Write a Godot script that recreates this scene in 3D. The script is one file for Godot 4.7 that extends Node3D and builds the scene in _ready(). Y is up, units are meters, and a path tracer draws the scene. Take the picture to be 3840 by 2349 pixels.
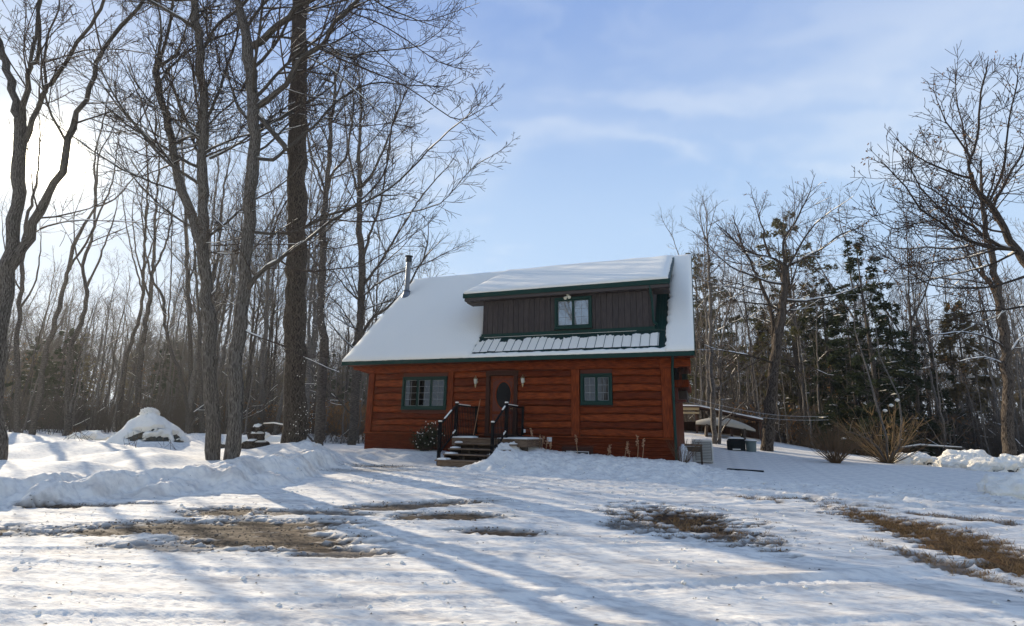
extends Node3D
# A red log house in a snowy clearing in the woods, low winter sun from the left.
# x runs along the house front to the right, z towards the driveway, y up; the eye is 1.6 m above the drive.

const EYE := Vector3(12.546, 1.6, 17.89)
const SUN_DIR := Vector3(-0.8423, 0.3590, -0.4020)   # towards the sun

class MB:   # collects triangles for one mesh
	var v := PackedVector3Array()
	var n := PackedVector3Array()
	var u := PackedVector2Array()
	var c := PackedColorArray()
	var ix := PackedInt32Array()
	func vert(p: Vector3, nn: Vector3, uv := Vector2.ZERO) -> int:
		v.append(p); n.append(nn); u.append(uv)
		return v.size() - 1
	func tri(a: int, b: int, d: int) -> void:
		var g := (v[b] - v[a]).cross(v[d] - v[a])
		if g.dot(n[a] + n[b] + n[d]) > 0.0:
			ix.append(a); ix.append(d); ix.append(b)
		else:
			ix.append(a); ix.append(b); ix.append(d)
	func face(a: Vector3, b: Vector3, d: Vector3, e: Vector3, out: Vector3, s := 1.0) -> void:
		# a flat quad a b d e whose outside is on the side of «out»
		var nn := (b - a).cross(e - a)
		if nn.length_squared() < 1e-16: nn = (d - b).cross(e - b)
		nn = nn.normalized()
		if nn.dot(out) < 0.0: nn = -nn
		var w := (b - a).length() * s
		var h := (e - a).length() * s
		var i := vert(a, nn, Vector2(0, 0)); vert(b, nn, Vector2(w, 0)); vert(d, nn, Vector2(w, h)); vert(e, nn, Vector2(0, h))
		tri(i, i + 1, i + 2); tri(i, i + 2, i + 3)
	func tri3(a: Vector3, b: Vector3, d: Vector3, nn: Vector3) -> void:
		var i := vert(a, nn); vert(b, nn, Vector2(1, 0)); vert(d, nn, Vector2(0, 1))
		tri(i, i + 1, i + 2)
	func box(ctr: Vector3, size: Vector3, cham := 0.006, bas := Basis.IDENTITY, off := Vector2.ZERO) -> void:
		# a box with rounded edges; u runs along its longest side
		var h := size * 0.5
		var k := minf(cham, minf(h.x, minf(h.y, h.z)) * 0.6)
		var id := {}
		var la := 0 if size.x >= size.y and size.x >= size.z else (1 if size.y >= size.z else 2)
		for sx in [-1, 1]:
			for sy in [-1, 1]:
				for sz in [-1, 1]:
					var sg := Vector3(sx, sy, sz)
					for ax in 3:
						var p := Vector3(h.x - k, h.y - k, h.z - k)
						p[ax] = h[ax]
						p *= sg
						var nn := Vector3.ZERO
						nn[ax] = sg[ax]
						var o1 := (la + 1) % 3 if (la + 1) % 3 != ax else (la + 2) % 3
						if ax == la: o1 = (la + 1) % 3
						var uu: float = p[la] if ax != la else p[(la + 2) % 3]
						id[[sx, sy, sz, ax]] = vert(ctr + bas * p, bas * nn, Vector2(uu, p[o1] + ax * 0.37) + off)
		for ax in 3:
			var b1 := (ax + 1) % 3
			var b2 := (ax + 2) % 3
			for s in [-1, 1]:
				var q := []
				for e in [[-1, -1], [1, -1], [1, 1], [-1, 1]]:
					var t := [0, 0, 0]
					t[ax] = s; t[b1] = e[0]; t[b2] = e[1]
					q.append(id[[t[0], t[1], t[2], ax]])
				tri(q[0], q[1], q[2]); tri(q[0], q[2], q[3])
			for s1 in [-1, 1]:
				for s2 in [-1, 1]:
					var q := []
					for e in [-1, 1]:
						var t := [0, 0, 0]
						t[ax] = e; t[b1] = s1; t[b2] = s2
						q.append(id[[t[0], t[1], t[2], b1]]); q.append(id[[t[0], t[1], t[2], b2]])
					tri(q[0], q[1], q[3]); tri(q[0], q[3], q[2])
		for sx in [-1, 1]:
			for sy in [-1, 1]:
				for sz in [-1, 1]:
					tri(id[[sx, sy, sz, 0]], id[[sx, sy, sz, 1]], id[[sx, sy, sz, 2]])
	func tube(p: PackedVector3Array, r: PackedFloat32Array, sides: int, cap := false, vs := 1.0) -> void:
		var m := p.size()
		var d := (p[1] - p[0]).normalized()
		var side := d.cross(Vector3.UP)
		if side.length_squared() < 0.01: side = d.cross(Vector3.RIGHT)
		side = side.normalized()
		var first := v.size()
		var run := 0.0
		var cs := PackedFloat32Array()
		var sn := PackedFloat32Array()
		for j in sides + 1:
			cs.append(cos(TAU * j / sides)); sn.append(sin(TAU * j / sides))
		for i in m:
			if i > 0:
				run += p[i].distance_to(p[i - 1])
				d = (p[mini(i + 1, m - 1)] - p[i - 1]).normalized()
			side = side - d * side.dot(d)
			side = side.normalized()
			var up := d.cross(side)
			for j in sides + 1:
				var nn := side * cs[j] + up * sn[j]
				v.append(p[i] + nn * r[i]); n.append(nn); u.append(Vector2(float(j) / sides, run * vs))
		var row := sides + 1
		for i in m - 1:
			for j in sides:
				var a := first + i * row + j
				ix.append(a); ix.append(a + row); ix.append(a + 1)
				ix.append(a + 1); ix.append(a + row); ix.append(a + row + 1)
		if cap:
			for e in 2:
				var k := 0 if e == 0 else m - 1
				var nn := (p[0] - p[1]).normalized() if e == 0 else (p[m - 1] - p[m - 2]).normalized()
				var o := vert(p[k], nn)
				for j in sides:
					var a := vert(v[first + k * row + j], nn); var b := vert(v[first + k * row + j + 1], nn)
					tri(o, a, b)
	func lathe(prof: Array, at: Vector3, sides := 16, bas := Basis.IDENTITY) -> void:
		# prof: [radius, height] pairs from bottom to top
		var first := v.size()
		var m := prof.size()
		for i in m:
			var a: Vector2 = Vector2(prof[maxi(i - 1, 0)][0], prof[maxi(i - 1, 0)][1])
			var b: Vector2 = Vector2(prof[mini(i + 1, m - 1)][0], prof[mini(i + 1, m - 1)][1])
			var t := (b - a).normalized()
			for j in sides + 1:
				var g := TAU * j / sides
				var nn := Vector3(cos(g) * t.y, -t.x, sin(g) * t.y)
				v.append(at + bas * Vector3(cos(g) * prof[i][0], prof[i][1], sin(g) * prof[i][0])); n.append(bas * nn.normalized()); u.append(Vector2(float(j) / sides, float(i) / m))
		for i in m - 1:
			for j in sides:
				var a := first + i * (sides + 1) + j
				tri(a, a + 1, a + sides + 1); tri(a + 1, a + sides + 2, a + sides + 1)
	func grid(nx: int, nz: int, f: Callable, flip := false) -> void:
		# f(i, j) gives a point; smooth normals
		var first := v.size()
		for i in nx:
			for j in nz:
				v.append(f.call(i, j)); n.append(Vector3.UP); u.append(Vector2(float(i) / maxf(nx - 1, 1), float(j) / maxf(nz - 1, 1)))
		for i in nx:
			for j in nz:
				var a := v[first + mini(i + 1, nx - 1) * nz + j] - v[first + maxi(i - 1, 0) * nz + j]
				var b := v[first + i * nz + mini(j + 1, nz - 1)] - v[first + i * nz + maxi(j - 1, 0)]
				var nn := b.cross(a).normalized()
				n[first + i * nz + j] = -nn if flip else nn
		for i in nx - 1:
			for j in nz - 1:
				var a := first + i * nz + j
				if flip:
					ix.append(a); ix.append(a + 1); ix.append(a + nz)
					ix.append(a + 1); ix.append(a + nz + 1); ix.append(a + nz)
				else:
					ix.append(a); ix.append(a + nz); ix.append(a + 1)
					ix.append(a + 1); ix.append(a + nz); ix.append(a + nz + 1)
	func done() -> ArrayMesh:
		var m := ArrayMesh.new()
		if ix.size() == 0: return m
		var a := []
		a.resize(Mesh.ARRAY_MAX)
		a[Mesh.ARRAY_VERTEX] = v; a[Mesh.ARRAY_NORMAL] = n; a[Mesh.ARRAY_TEX_UV] = u; a[Mesh.ARRAY_INDEX] = ix
		if c.size() == v.size(): a[Mesh.ARRAY_COLOR] = c
		m.add_surface_from_arrays(Mesh.PRIMITIVE_TRIANGLES, a)
		return m

var M := {}          # materials
var used := {}       # names given so far
var rng := RandomNumberGenerator.new()
var nz1 := FastNoiseLite.new()   # smooth noise
var nz2 := FastNoiseLite.new()   # fractal noise

func rf(a: float, b: float) -> float: return rng.randf_range(a, b)
func rv() -> Vector3: return Vector3(rf(-1, 1), rf(-1, 1), rf(-1, 1))
func sm(a: float, b: float, x: float) -> float:
	var t := clampf((x - a) / (b - a), 0.0, 1.0)
	return t * t * (3.0 - 2.0 * t)
func lin(r: float, g: float, b: float) -> Color: return Color(r, g, b).linear_to_srgb()
func V(x: float, y: float, z: float) -> Vector3: return Vector3(x, y, z)

func numbered(called: String) -> String:
	if not used.has(called):
		used[called] = 0
		return called
	used[called] += 1
	return "%s_%03d" % [called, used[called]]
func tag(o: Node3D, label: String, category := "", group := "", kind := "") -> Node3D:
	if label: o.set_meta("label", label)
	if category: o.set_meta("category", category)
	if group: o.set_meta("group", group)
	if kind: o.set_meta("kind", kind)
	return o
func thing(called: String, label: String, category: String, at := Vector3.ZERO, group := "") -> Node3D:
	var o := Node3D.new()
	o.name = numbered(called)
	add_child(o, true)
	o.position = at
	tag(o, label, category, group)
	return o
func part(called: String, mb: MB, m: Material, parent: Node = self) -> MeshInstance3D:
	var o := MeshInstance3D.new()
	o.name = numbered(called) if parent == self else called
	o.mesh = mb.done()
	o.material_override = m
	parent.add_child(o, true)
	return o
func slab(called: String, a: Vector3, b: Vector3, m: Material, parent: Node, cham := 0.006, off := Vector2.ZERO) -> MeshInstance3D:
	# a box between two corners
	var mb := MB.new()
	mb.box((a + b) * 0.5, (b - a).abs(), cham, Basis.IDENTITY, off)
	return part(called, mb, m, parent)

func _ready() -> void:
	rng.seed = 77
	nz1.seed = 5; nz1.noise_type = FastNoiseLite.TYPE_SIMPLEX; nz1.frequency = 1.0; nz1.fractal_type = FastNoiseLite.FRACTAL_NONE
	nz2.seed = 9; nz2.noise_type = FastNoiseLite.TYPE_SIMPLEX; nz2.frequency = 1.0; nz2.fractal_type = FastNoiseLite.FRACTAL_FBM; nz2.fractal_octaves = 4
	var cam := Camera3D.new()
	cam.name = "camera"
	cam.fov = 61.39
	cam.near = 0.1
	cam.far = 900.0
	cam.transform = Transform3D(Basis(Vector3.UP, deg_to_rad(20.25)) * Basis(Vector3.RIGHT, deg_to_rad(12.705)) * Basis(Vector3.BACK, deg_to_rad(1.144)), EYE)
	add_child(cam)
	cam.current = true
	var we := WorldEnvironment.new()
	we.name = "environment"
	var e := Environment.new()
	e.background_mode = Environment.BG_SKY
	e.tonemap_mode = Environment.TONE_MAPPER_LINEAR
	e.tonemap_exposure = 1.42
	e.background_energy_multiplier = 1.0
	e.sdfgi_enabled = true
	e.ssao_enabled = true
	e.ssil_enabled = true
	e.volumetric_fog_enabled = true
	e.volumetric_fog_density = 0.0005
	e.volumetric_fog_albedo = Color(0.97, 0.96, 0.94)
	e.volumetric_fog_anisotropy = 0.55
	var sk := Sky.new()
	var pm := PanoramaSkyMaterial.new()
	pm.panorama = sky_picture()
	sk.sky_material = pm
	e.sky = sk
	we.environment = e
	add_child(we)
	var sun := DirectionalLight3D.new()
	sun.name = "sun"
	sun.light_energy = 1.6
	sun.light_color = Color(1.0, 0.95, 0.86)
	sun.light_angular_distance = 0.5
	sun.shadow_enabled = true
	sun.look_at_from_position(SUN_DIR * 100.0, Vector3.ZERO, Vector3.UP)
	add_child(sun)
	make_materials()
	build_ground()
	build_house()
	build_steps()
	build_yard()
	build_trees()
	build_woods()
	build_litter()

func sky_picture() -> ImageTexture:
	var w := 1024
	var h := 512
	var im := Image.create(w, h, false, Image.FORMAT_RGBF)
	var cl := FastNoiseLite.new()
	cl.seed = 21; cl.noise_type = FastNoiseLite.TYPE_SIMPLEX; cl.frequency = 1.0; cl.fractal_type = FastNoiseLite.FRACTAL_FBM; cl.fractal_octaves = 5; cl.fractal_gain = 0.55
	var hor := Vector3(0.56, 0.64, 0.73)
	var low := Vector3(0.36, 0.495, 0.68)
	var mid := Vector3(0.155, 0.262, 0.525)
	for j in h:
		var el := (0.5 - (j + 0.5) / h) * PI
		var ce := cos(el)
		var y := sin(el)
		var t := clampf(y, 0.0, 1.0)
		var base := hor.lerp(low, sm(0.0, 0.34, t)).lerp(mid, sm(0.28, 0.76, t))
		for i in w:
			var az := (i + 0.5) / w * TAU
			var d := Vector3(sin(az) * ce, y, -cos(az) * ce)
			var cl0 := base
			if y > -0.02:
				# thin cirrus laid on a plane far above, drawn out along the wind
				var q := d / (t + 0.18)
				var a := q.x * 0.97 - q.z * 0.24
				var b := q.z * 0.97 + q.x * 0.24
				var wv := cl.get_noise_2d(a * 0.55 + 3.0, b * 1.7) * 0.5
				var f := cl.get_noise_2d(a * 1.1 + wv, b * 2.8 + wv * 2.0 + 7.0)
				var big := cl.get_noise_2d(a * 0.35 + 11.0, b * 0.6)
				var k := sm(-0.1, 0.7, f * 0.6 + big * 0.7) * 0.6
				k += 0.25 * sm(-0.3, 0.5, big)
				cl0 = cl0.lerp(Vector3(0.65, 0.69, 0.73), clampf(k, 0.0, 0.85) * 0.66 * (1.0 - 0.7 * sm(0.42, 0.7, t)))
			var cs := d.dot(SUN_DIR)
			var ang := rad_to_deg(acos(clampf(cs, -1.0, 1.0)))
			# bright thin cloud round the sun
			var veil := exp(-ang / 10.0) * 1.0
			cl0 = cl0.lerp(Vector3(0.56, 0.57, 0.58), clampf(veil, 0.0, 1.0) * 0.6)
			cl0 += Vector3(1.0, 0.90, 0.68) * (9.0 * exp(-pow(ang / 1.7, 2.0)) + 0.34 * exp(-pow(ang / 4.2, 2.0)) + 0.12 * exp(-ang / 7.0))
			im.set_pixel(i, j, Color(cl0.x, cl0.y, cl0.z))
	return ImageTexture.create_from_image(im)

# ---------------------------------------------------------------- materials
func noise_tex(freq: float, oct: int, ramp: Array, size := 512, seed_ := 1, typ := FastNoiseLite.TYPE_SIMPLEX, ridged := false) -> NoiseTexture2D:
	var f := FastNoiseLite.new()
	f.seed = seed_; f.noise_type = typ; f.frequency = freq
	f.fractal_type = FastNoiseLite.FRACTAL_RIDGED if ridged else FastNoiseLite.FRACTAL_FBM
	f.fractal_octaves = oct
	var t := NoiseTexture2D.new()
	t.width = size; t.height = size; t.seamless = true; t.noise = f
	if ramp.size():
		var g := Gradient.new()
		var off := PackedFloat32Array()
		var col := PackedColorArray()
		for r in ramp:
			off.append(r[0]); col.append(r[1])
		g.offsets = off; g.colors = col
		t.color_ramp = g
	return t
func stretched(w: int, h: int, sx: float, sy: float, c0: Color, c1: Color, seed_: int, sharp := 0.0, knots := 0) -> ImageTexture:
	# noise drawn out along one axis, tileable enough for grain and bark
	var f := FastNoiseLite.new()
	f.seed = seed_; f.noise_type = FastNoiseLite.TYPE_SIMPLEX; f.frequency = 1.0; f.fractal_type = FastNoiseLite.FRACTAL_FBM; f.fractal_octaves = 4
	var im := Image.create(w, h, false, Image.FORMAT_RGB8)
	var kp := []
	var rr := RandomNumberGenerator.new()
	rr.seed = seed_
	for k in knots: kp.append(Vector2(rr.randf() * w, rr.randf() * h))
	for y in h:
		for x in w:
			var a := TAU * x / w
			var b := TAU * y / h
			# wrap both ways through a ring in space
			var k := f.get_noise_3d(cos(a) * sx, sin(a) * sx, f.get_noise_1d(0.0) + (1.0 - absf(2.0 * y / h - 1.0)) * sy)
			k = 0.5 + 0.75 * k
			if sharp > 0.0: k = 1.0 - pow(absf(2.0 * k - 1.0), sharp)
			for p in kp:
				var q: float = Vector2((x - p.x) * 0.6, (y - p.y) * 1.3).length()
				if q < 9.0: k *= 0.35 + 0.65 * q / 9.0
			im.set_pixel(x, y, c0.lerp(c1, clampf(k, 0.0, 1.0)))
	return ImageTexture.create_from_image(im)
func mat(called: String, c: Color, rough := 0.8, metal := 0.0) -> StandardMaterial3D:
	var m := StandardMaterial3D.new()
	m.resource_name = called
	m.albedo_color = c
	m.roughness = rough
	m.metallic = metal
	M[called] = m
	return m
func bumped(m: StandardMaterial3D, t: Texture2D, cm: float, scale: float, world := true) -> void:
	m.heightmap_enabled = true
	m.heightmap_texture = t
	m.heightmap_scale = cm
	if world:
		m.uv1_triplanar = true
		m.uv1_world_triplanar = true
	m.uv1_scale = Vector3.ONE * scale
func make_materials() -> void:
	var fine := noise_tex(0.03, 5, [], 512, 3)
	var grit := noise_tex(0.012, 4, [[0.0, Color(0.80, 0.80, 0.82)], [0.5, Color(0.95, 0.95, 0.96)], [1.0, Color(1, 1, 1)]], 512, 4)
	var m := mat("ground", Color.WHITE, 0.85)
	m.vertex_color_use_as_albedo = true
	m.albedo_texture = grit
	m.metallic_specular = 0.25
	bumped(m, fine, 0.7, 0.8)
	m.uv1_scale = Vector3(0.45, 0.8, 1.3)
	m = mat("snow", lin(0.94, 0.87, 0.735), 0.8)
	m.metallic_specular = 0.25
	bumped(m, fine, 1.6, 1.3)
	m = mat("roof_snow", lin(0.95, 0.885, 0.75), 0.8)
	m.metallic_specular = 0.25
	bumped(m, fine, 0.8, 0.7)
	# log stain
	var tones := [[0.29, 0.056, 0.014], [0.35, 0.070, 0.017], [0.22, 0.041, 0.011], [0.40, 0.082, 0.020]]
	var grain := stretched(512, 256, 0.9, 34.0, Color(0.52, 0.47, 0.44), Color(1, 1, 1), 31, 0.0, 14)
	for i in 4:
		m = mat("log%d" % i, lin(tones[i][0], tones[i][1], tones[i][2]), 0.62)
		m.albedo_texture = grain
		m.uv1_scale = Vector3(0.45, 0.9, 1)
		m.heightmap_enabled = true; m.heightmap_texture = grain; m.heightmap_scale = 0.5
		m.metallic_specular = 0.22
	m = mat("skirt", lin(0.22, 0.042, 0.012), 0.7)
	m.metallic_specular = 0.2
	m.albedo_texture = grain
	m.uv1_scale = Vector3(0.4, 1.2, 1)
	m = mat("dark_red", lin(0.13, 0.03, 0.015), 0.75)
	m = mat("door_wood", lin(0.33, 0.075, 0.022), 0.6)
	m.metallic_specular = 0.2
	m.albedo_texture = grain
	m.uv1_scale = Vector3(0.8, 1.0, 1)
	m = mat("door_case", lin(0.06, 0.026, 0.018), 0.7)
	m.metallic_specular = 0.2
	m = mat("trim", lin(0.008, 0.038, 0.028), 0.5)
	m.metallic_specular = 0.3
	m = mat("metal_roof", lin(0.010, 0.032, 0.025), 0.45)
	m.metallic_specular = 0.3
	for i in 3:
		m = mat("siding%d" % i, lin(0.064 + 0.007 * i, 0.047 + 0.005 * i, 0.040 + 0.004 * i), 0.7)
		m.albedo_texture = grain
		m.uv1_scale = Vector3(0.4, 1.0, 1)
	mat("soffit_dark", lin(0.055, 0.041, 0.035), 0.7)
	m = mat("plank", lin(0.30, 0.20, 0.12), 0.8)
	m.albedo_texture = grain
	m.uv1_scale = Vector3(0.5, 1.4, 1)
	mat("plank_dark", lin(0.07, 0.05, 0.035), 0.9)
	m = mat("black_metal", lin(0.006, 0.006, 0.007), 0.6)
	m.metallic_specular = 0.2
	mat("grille", lin(0.34, 0.35, 0.34), 0.6)
	mat("room", lin(0.05, 0.04, 0.035), 0.9)
	mat("glass", lin(0.055, 0.06, 0.065), 0.03, 1.0)
	mat("coated_glass", lin(0.26, 0.28, 0.30), 0.03, 1.0)
	m = mat("dark_glass", lin(0.004, 0.004, 0.005), 0.08)
	m.metallic_specular = 0.25
	m = mat("brass", lin(0.55, 0.42, 0.22), 0.3, 0.8)
	m = mat("lamp_glass", lin(0.55, 0.52, 0.42), 0.2)
	m = mat("galvanised", lin(0.20, 0.205, 0.21), 0.45, 0.8)
	mat("cap_metal", lin(0.03, 0.03, 0.03), 0.6, 0.3)
	mat("cream", lin(0.68, 0.62, 0.46), 0.5)
	mat("white_plastic", lin(0.72, 0.72, 0.70), 0.5)
	mat("beige_metal", lin(0.50, 0.48, 0.42), 0.5)
	mat("beige_dark", lin(0.16, 0.15, 0.13), 0.6)
	mat("broom_stick", lin(0.42, 0.20, 0.09), 0.5)
	m = mat("boat_hull", lin(0.40, 0.35, 0.26), 0.6)
	mat("shed_wood", lin(0.10, 0.05, 0.03), 0.9)
	mat("new_wood", lin(0.52, 0.40, 0.22), 0.8)
	m = mat("black_plastic", lin(0.014, 0.016, 0.016), 0.6)
	m.metallic_specular = 0.2
	mat("green_grey", lin(0.13, 0.17, 0.155), 0.6)
	# bark: u round the trunk, v in metres
	var plates := stretched(256, 512, 3.4, 2.0, Color(0.32, 0.30, 0.29), Color(1, 1, 1), 41, 0.8)
	var smooth_ := stretched(256, 512, 1.3, 14.0, Color(0.55, 0.54, 0.52), Color(1, 1, 1), 42)
	for b in [["bark_dark", 0.145, 0.118, 0.092, 2.0, 1.0, 6.0], ["bark_grey", 0.20, 0.180, 0.152, 1.0, 0.8, 2.5], ["bark_oak", 0.16, 0.128, 0.098, 1.0, 0.8, 2.5]]:
		m = mat(b[0], lin(b[1], b[2], b[3]), 0.95)
		m.albedo_texture = plates
		m.uv1_scale = Vector3(b[4], b[5], 1)
		m.heightmap_enabled = true; m.heightmap_texture = plates; m.heightmap_scale = b[6]
		m.metallic_specular = 0.2
	m = mat("bark_wood", lin(0.135, 0.115, 0.098), 0.95)
	m.albedo_texture = smooth_
	m.uv1_scale = Vector3(1, 0.6, 1)
	m.metallic_specular = 0.2
	m = mat("bark_pale", lin(0.23, 0.20, 0.17), 0.95)
	m.albedo_texture = smooth_
	m.uv1_scale = Vector3(1, 0.6, 1)
	for tw in [["twig", 0.066, 0.051, 0.042], ["twig_grey", 0.13, 0.108, 0.088], ["twig_brown", 0.125, 0.08, 0.046], ["shrub_twig", 0.17, 0.105, 0.058], ["brush", 0.095, 0.077, 0.062], ["twig_tan", 0.26, 0.17, 0.085]]:
		m = mat(tw[0], lin(tw[1], tw[2], tw[3]), 0.95)
		m.metallic_specular = 0.15
	for lf in [["needles", 0.085, 0.080, 0.040], ["needles_dark", 0.034, 0.042, 0.024], ["needles_brown", 0.125, 0.098, 0.054], ["dead_leaf", 0.17, 0.085, 0.035], ["yew", 0.03, 0.038, 0.02], ["straw", 0.20, 0.125, 0.06], ["seed", 0.50, 0.32, 0.20], ["stalk", 0.46, 0.30, 0.18]]:
		m = mat(lf[0], lin(lf[1], lf[2], lf[3]), 0.9)
		m.metallic_specular = 0.15
		m.backlight_enabled = true
		m.backlight = lin(lf[1] * 0.8, lf[2] * 0.8, lf[3] * 0.6)
	m = mat("stone", lin(0.10, 0.10, 0.085), 0.95)
	m.albedo_texture = noise_tex(0.02, 5, [[0.0, Color(0.45, 0.45, 0.42)], [0.55, Color(0.85, 0.85, 0.8)], [1.0, Color(1, 1, 0.95)]], 256, 8)
	bumped(m, fine, 6.0, 0.8)
	mat("pebble", lin(0.17, 0.13, 0.09), 0.95)
	mat("leaf_litter", lin(0.045, 0.03, 0.02), 0.95)
	mat("tree_rot", lin(0.07, 0.05, 0.03), 0.95)

# ---------------------------------------------------------------- ground
const TOE_Z := [-30.0, 1.0, 2.2, 3.2, 4.7, 6.0, 7.0, 8.4, 9.4, 10.2, 10.8, 12.0, 16.0, 20.0, 40.0]
const TOE_X := [-14.0, -9.0, -3.5, 0.6, 2.95, 3.2, 3.6, 3.85, 3.55, 2.75, 1.95, 1.4, 0.5, -0.5, -3.0]
const BANK_X := [6.0, 6.6, 7.1, 8.4, 9.5, 10.6, 11.6, 12.4, 14.0]
const BANK_Y := [0.0, 0.74, 0.47, 0.34, 0.30, 0.25, 0.22, 0.05, 0.0]
func lerp_table(xs: Array, ys: Array, x: float) -> float:
	if x <= xs[0]: return ys[0]
	for i in xs.size() - 1:
		if x < xs[i + 1]:
			return lerpf(ys[i], ys[i + 1], (x - xs[i]) / (xs[i + 1] - xs[i]))
	return ys[ys.size() - 1]
func ground(x: float, z: float) -> float:
	var h := 0.55 * sm(17, 3, z) + 0.1 * sm(3, -3, z)
	var w := nz1.get_noise_2d(x * 0.8, z * 0.8)
	var d := lerp_table(TOE_Z, TOE_X, z) - x + w * 0.35
	var left := sm(0, 1.3, d)
	h += 0.37 * left * (1.0 - 0.45 * sm(9, 16, z))
	if d > -0.5:   # drifts on the left field
		h += left * (0.16 * nz1.get_noise_2d(x * 0.16 + 4.0, z * 0.28) + 0.07 * nz1.get_noise_2d(x * 0.45, z * 0.6 + 9.0)) * sm(0.4, 2.5, d)
		h += 0.09 * left * sm(3.4, 1.2, d) * (0.85 + 0.6 * w)   # the ploughed crest
	h += 0.35 * exp(-(Vector2(x - 1.0, z - 3.5).length_squared()) / 0.9)   # mound beside the big trunk
	h += lerp_table(BANK_X, BANK_Y, x + w * 0.3) * sm(5.2, 1.7, z + w * 0.5) * sm(-1.5, 0.3, z)
	h += 0.3 * sm(-0.6, 0.6, x) * sm(4.4, 3.4, x) * sm(2.4, 0.6, z + w * 0.4) * sm(-1, 0.2, z)
	h += 1.25 * sm(-1, -17, z) * sm(22, 11, x) * sm(-4, 9, x)
	return h
func along(x: float, z: float) -> Vector2:   # across the drive and down it, the way cars come and go
	var p := Vector2(x, z)
	return Vector2(p.x * 0.938 - p.y * 0.346, p.x * 0.346 + p.y * 0.938)
# bare patches: centre x, z, half length, half width, turn (radians from x towards -z), kind (0 gravel mud, 1 dark earth, 2 brown grass), strength
var PATCH := [
	[5.0, 12.0, 1.5, 0.50, 0.45, 0, 1.0], [5.9, 11.6, 1.7, 0.55, 0.38, 0, 1.1], [7.0, 11.95, 1.3, 0.5, 0.15, 0, 1.1], [4.9, 10.8, 0.65, 0.36, 0.3, 0, 1.0],
	[8.3, 12.15, 0.6, 0.24, 0.25, 0, 0.9], [2.6, 13.3, 1.0, 0.5, 0.5, 0, 1.0], [2.2, 11.25, 1.0, 0.2, 0.5, 0, 1.0], [6.3, 12.6, 1.1, 0.25, 0.3, 0, 0.7],
	[6.1, 10.45, 1.0, 0.26, 0.35, 0, 0.85], [7.6, 9.25, 1.4, 0.34, 0.62, 0, 0.95], [8.55, 9.85, 0.9, 0.30, 0.35, 0, 1.0], [9.75, 10.55, 0.6, 0.2, 0.2, 0, 1.0],
	[6.9, 10.3, 0.6, 0.18, 0.3, 0, 0.9], [3.4, 4.0, 1.0, 0.5, 0.3, 0, 0.7], [4.0, 5.2, 1.3, 0.5, 0.5, 0, 0.45],
	[12.1, 8.9, 1.15, 0.85, -0.6, 1, 1.0], [12.7, 9.7, 0.9, 0.4, -0.7, 1, 0.8], [11.6, 9.5, 0.6, 0.45, -0.5, 1, 0.7],
	[15.2, 8.3, 1.5, 0.55, -1.05, 2, 1.2], [15.5, 9.6, 1.6, 0.5, -1.2, 2, 1.1], [14.9, 10.2, 0.9, 0.2, -1.0, 2, 0.8],
	[16.2, 7.3, 0.8, 0.18, -0.4, 2, 0.8], [13.3, 6.5, 0.45, 0.14, -0.2, 2, 0.7], [15.0, 6.6, 0.5, 0.12, -0.2, 2, 0.6], [14.1, 6.2, 0.7, 0.10, 0.1, 2, 0.5],
]
func bare(x: float, z: float) -> Vector3:   # how much of each kind shows through the snow
	var out := Vector3.ZERO
	if x < -1.0 or x > 19.0 or z < 1.0 or z > 16.0: return out
	var a := along(x, z)
	var streak := nz2.get_noise_2d(a.x * 0.9, a.y * 4.2) * 0.75 + nz2.get_noise_2d(a.x * 4.0 + 30.0, a.y * 7.0) * 0.5
	for p in PATCH:
		var dx: float = x - p[0]
		var dz: float = z - p[1]
		if dx * dx + dz * dz > 9.0: continue
		var cs := cos(p[4])
		var sn := sin(p[4])
		var q := Vector2((dx * cs - dz * sn) / p[2], (dx * sn + dz * cs) / p[3]).length()
		if q > 1.9: continue
		var k: float = p[6]
		if p[5] == 0: k *= sm(-0.32, 0.38, (1.0 - q) * 0.9 + streak * 0.55 + 0.05)
		else: k *= sm(0.0, 0.4, (1.0 - q) * 0.8 + streak * (0.85 if p[5] == 1 else 0.6) + 0.12)
		out[p[5]] = maxf(out[p[5]], k * sm(1.9, 1.3, q))
	# thin dirt everywhere on the worn drive
	return out
const TRACK := [[12.4, 0.0, 0.022], [13.9, 0.02, 0.030], [15.35, 0.02, 0.032], [14.5, -0.05, 0.026], [15.9, -0.05, 0.030], [11.1, 0.06, 0.02], [16.6, 0.03, 0.032], [9.6, 0.05, 0.018], [12.9, -0.09, 0.02], [11.7, -0.02, 0.02], [10.3, 0.10, 0.016], [13.2, 0.09, 0.02]]
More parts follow.
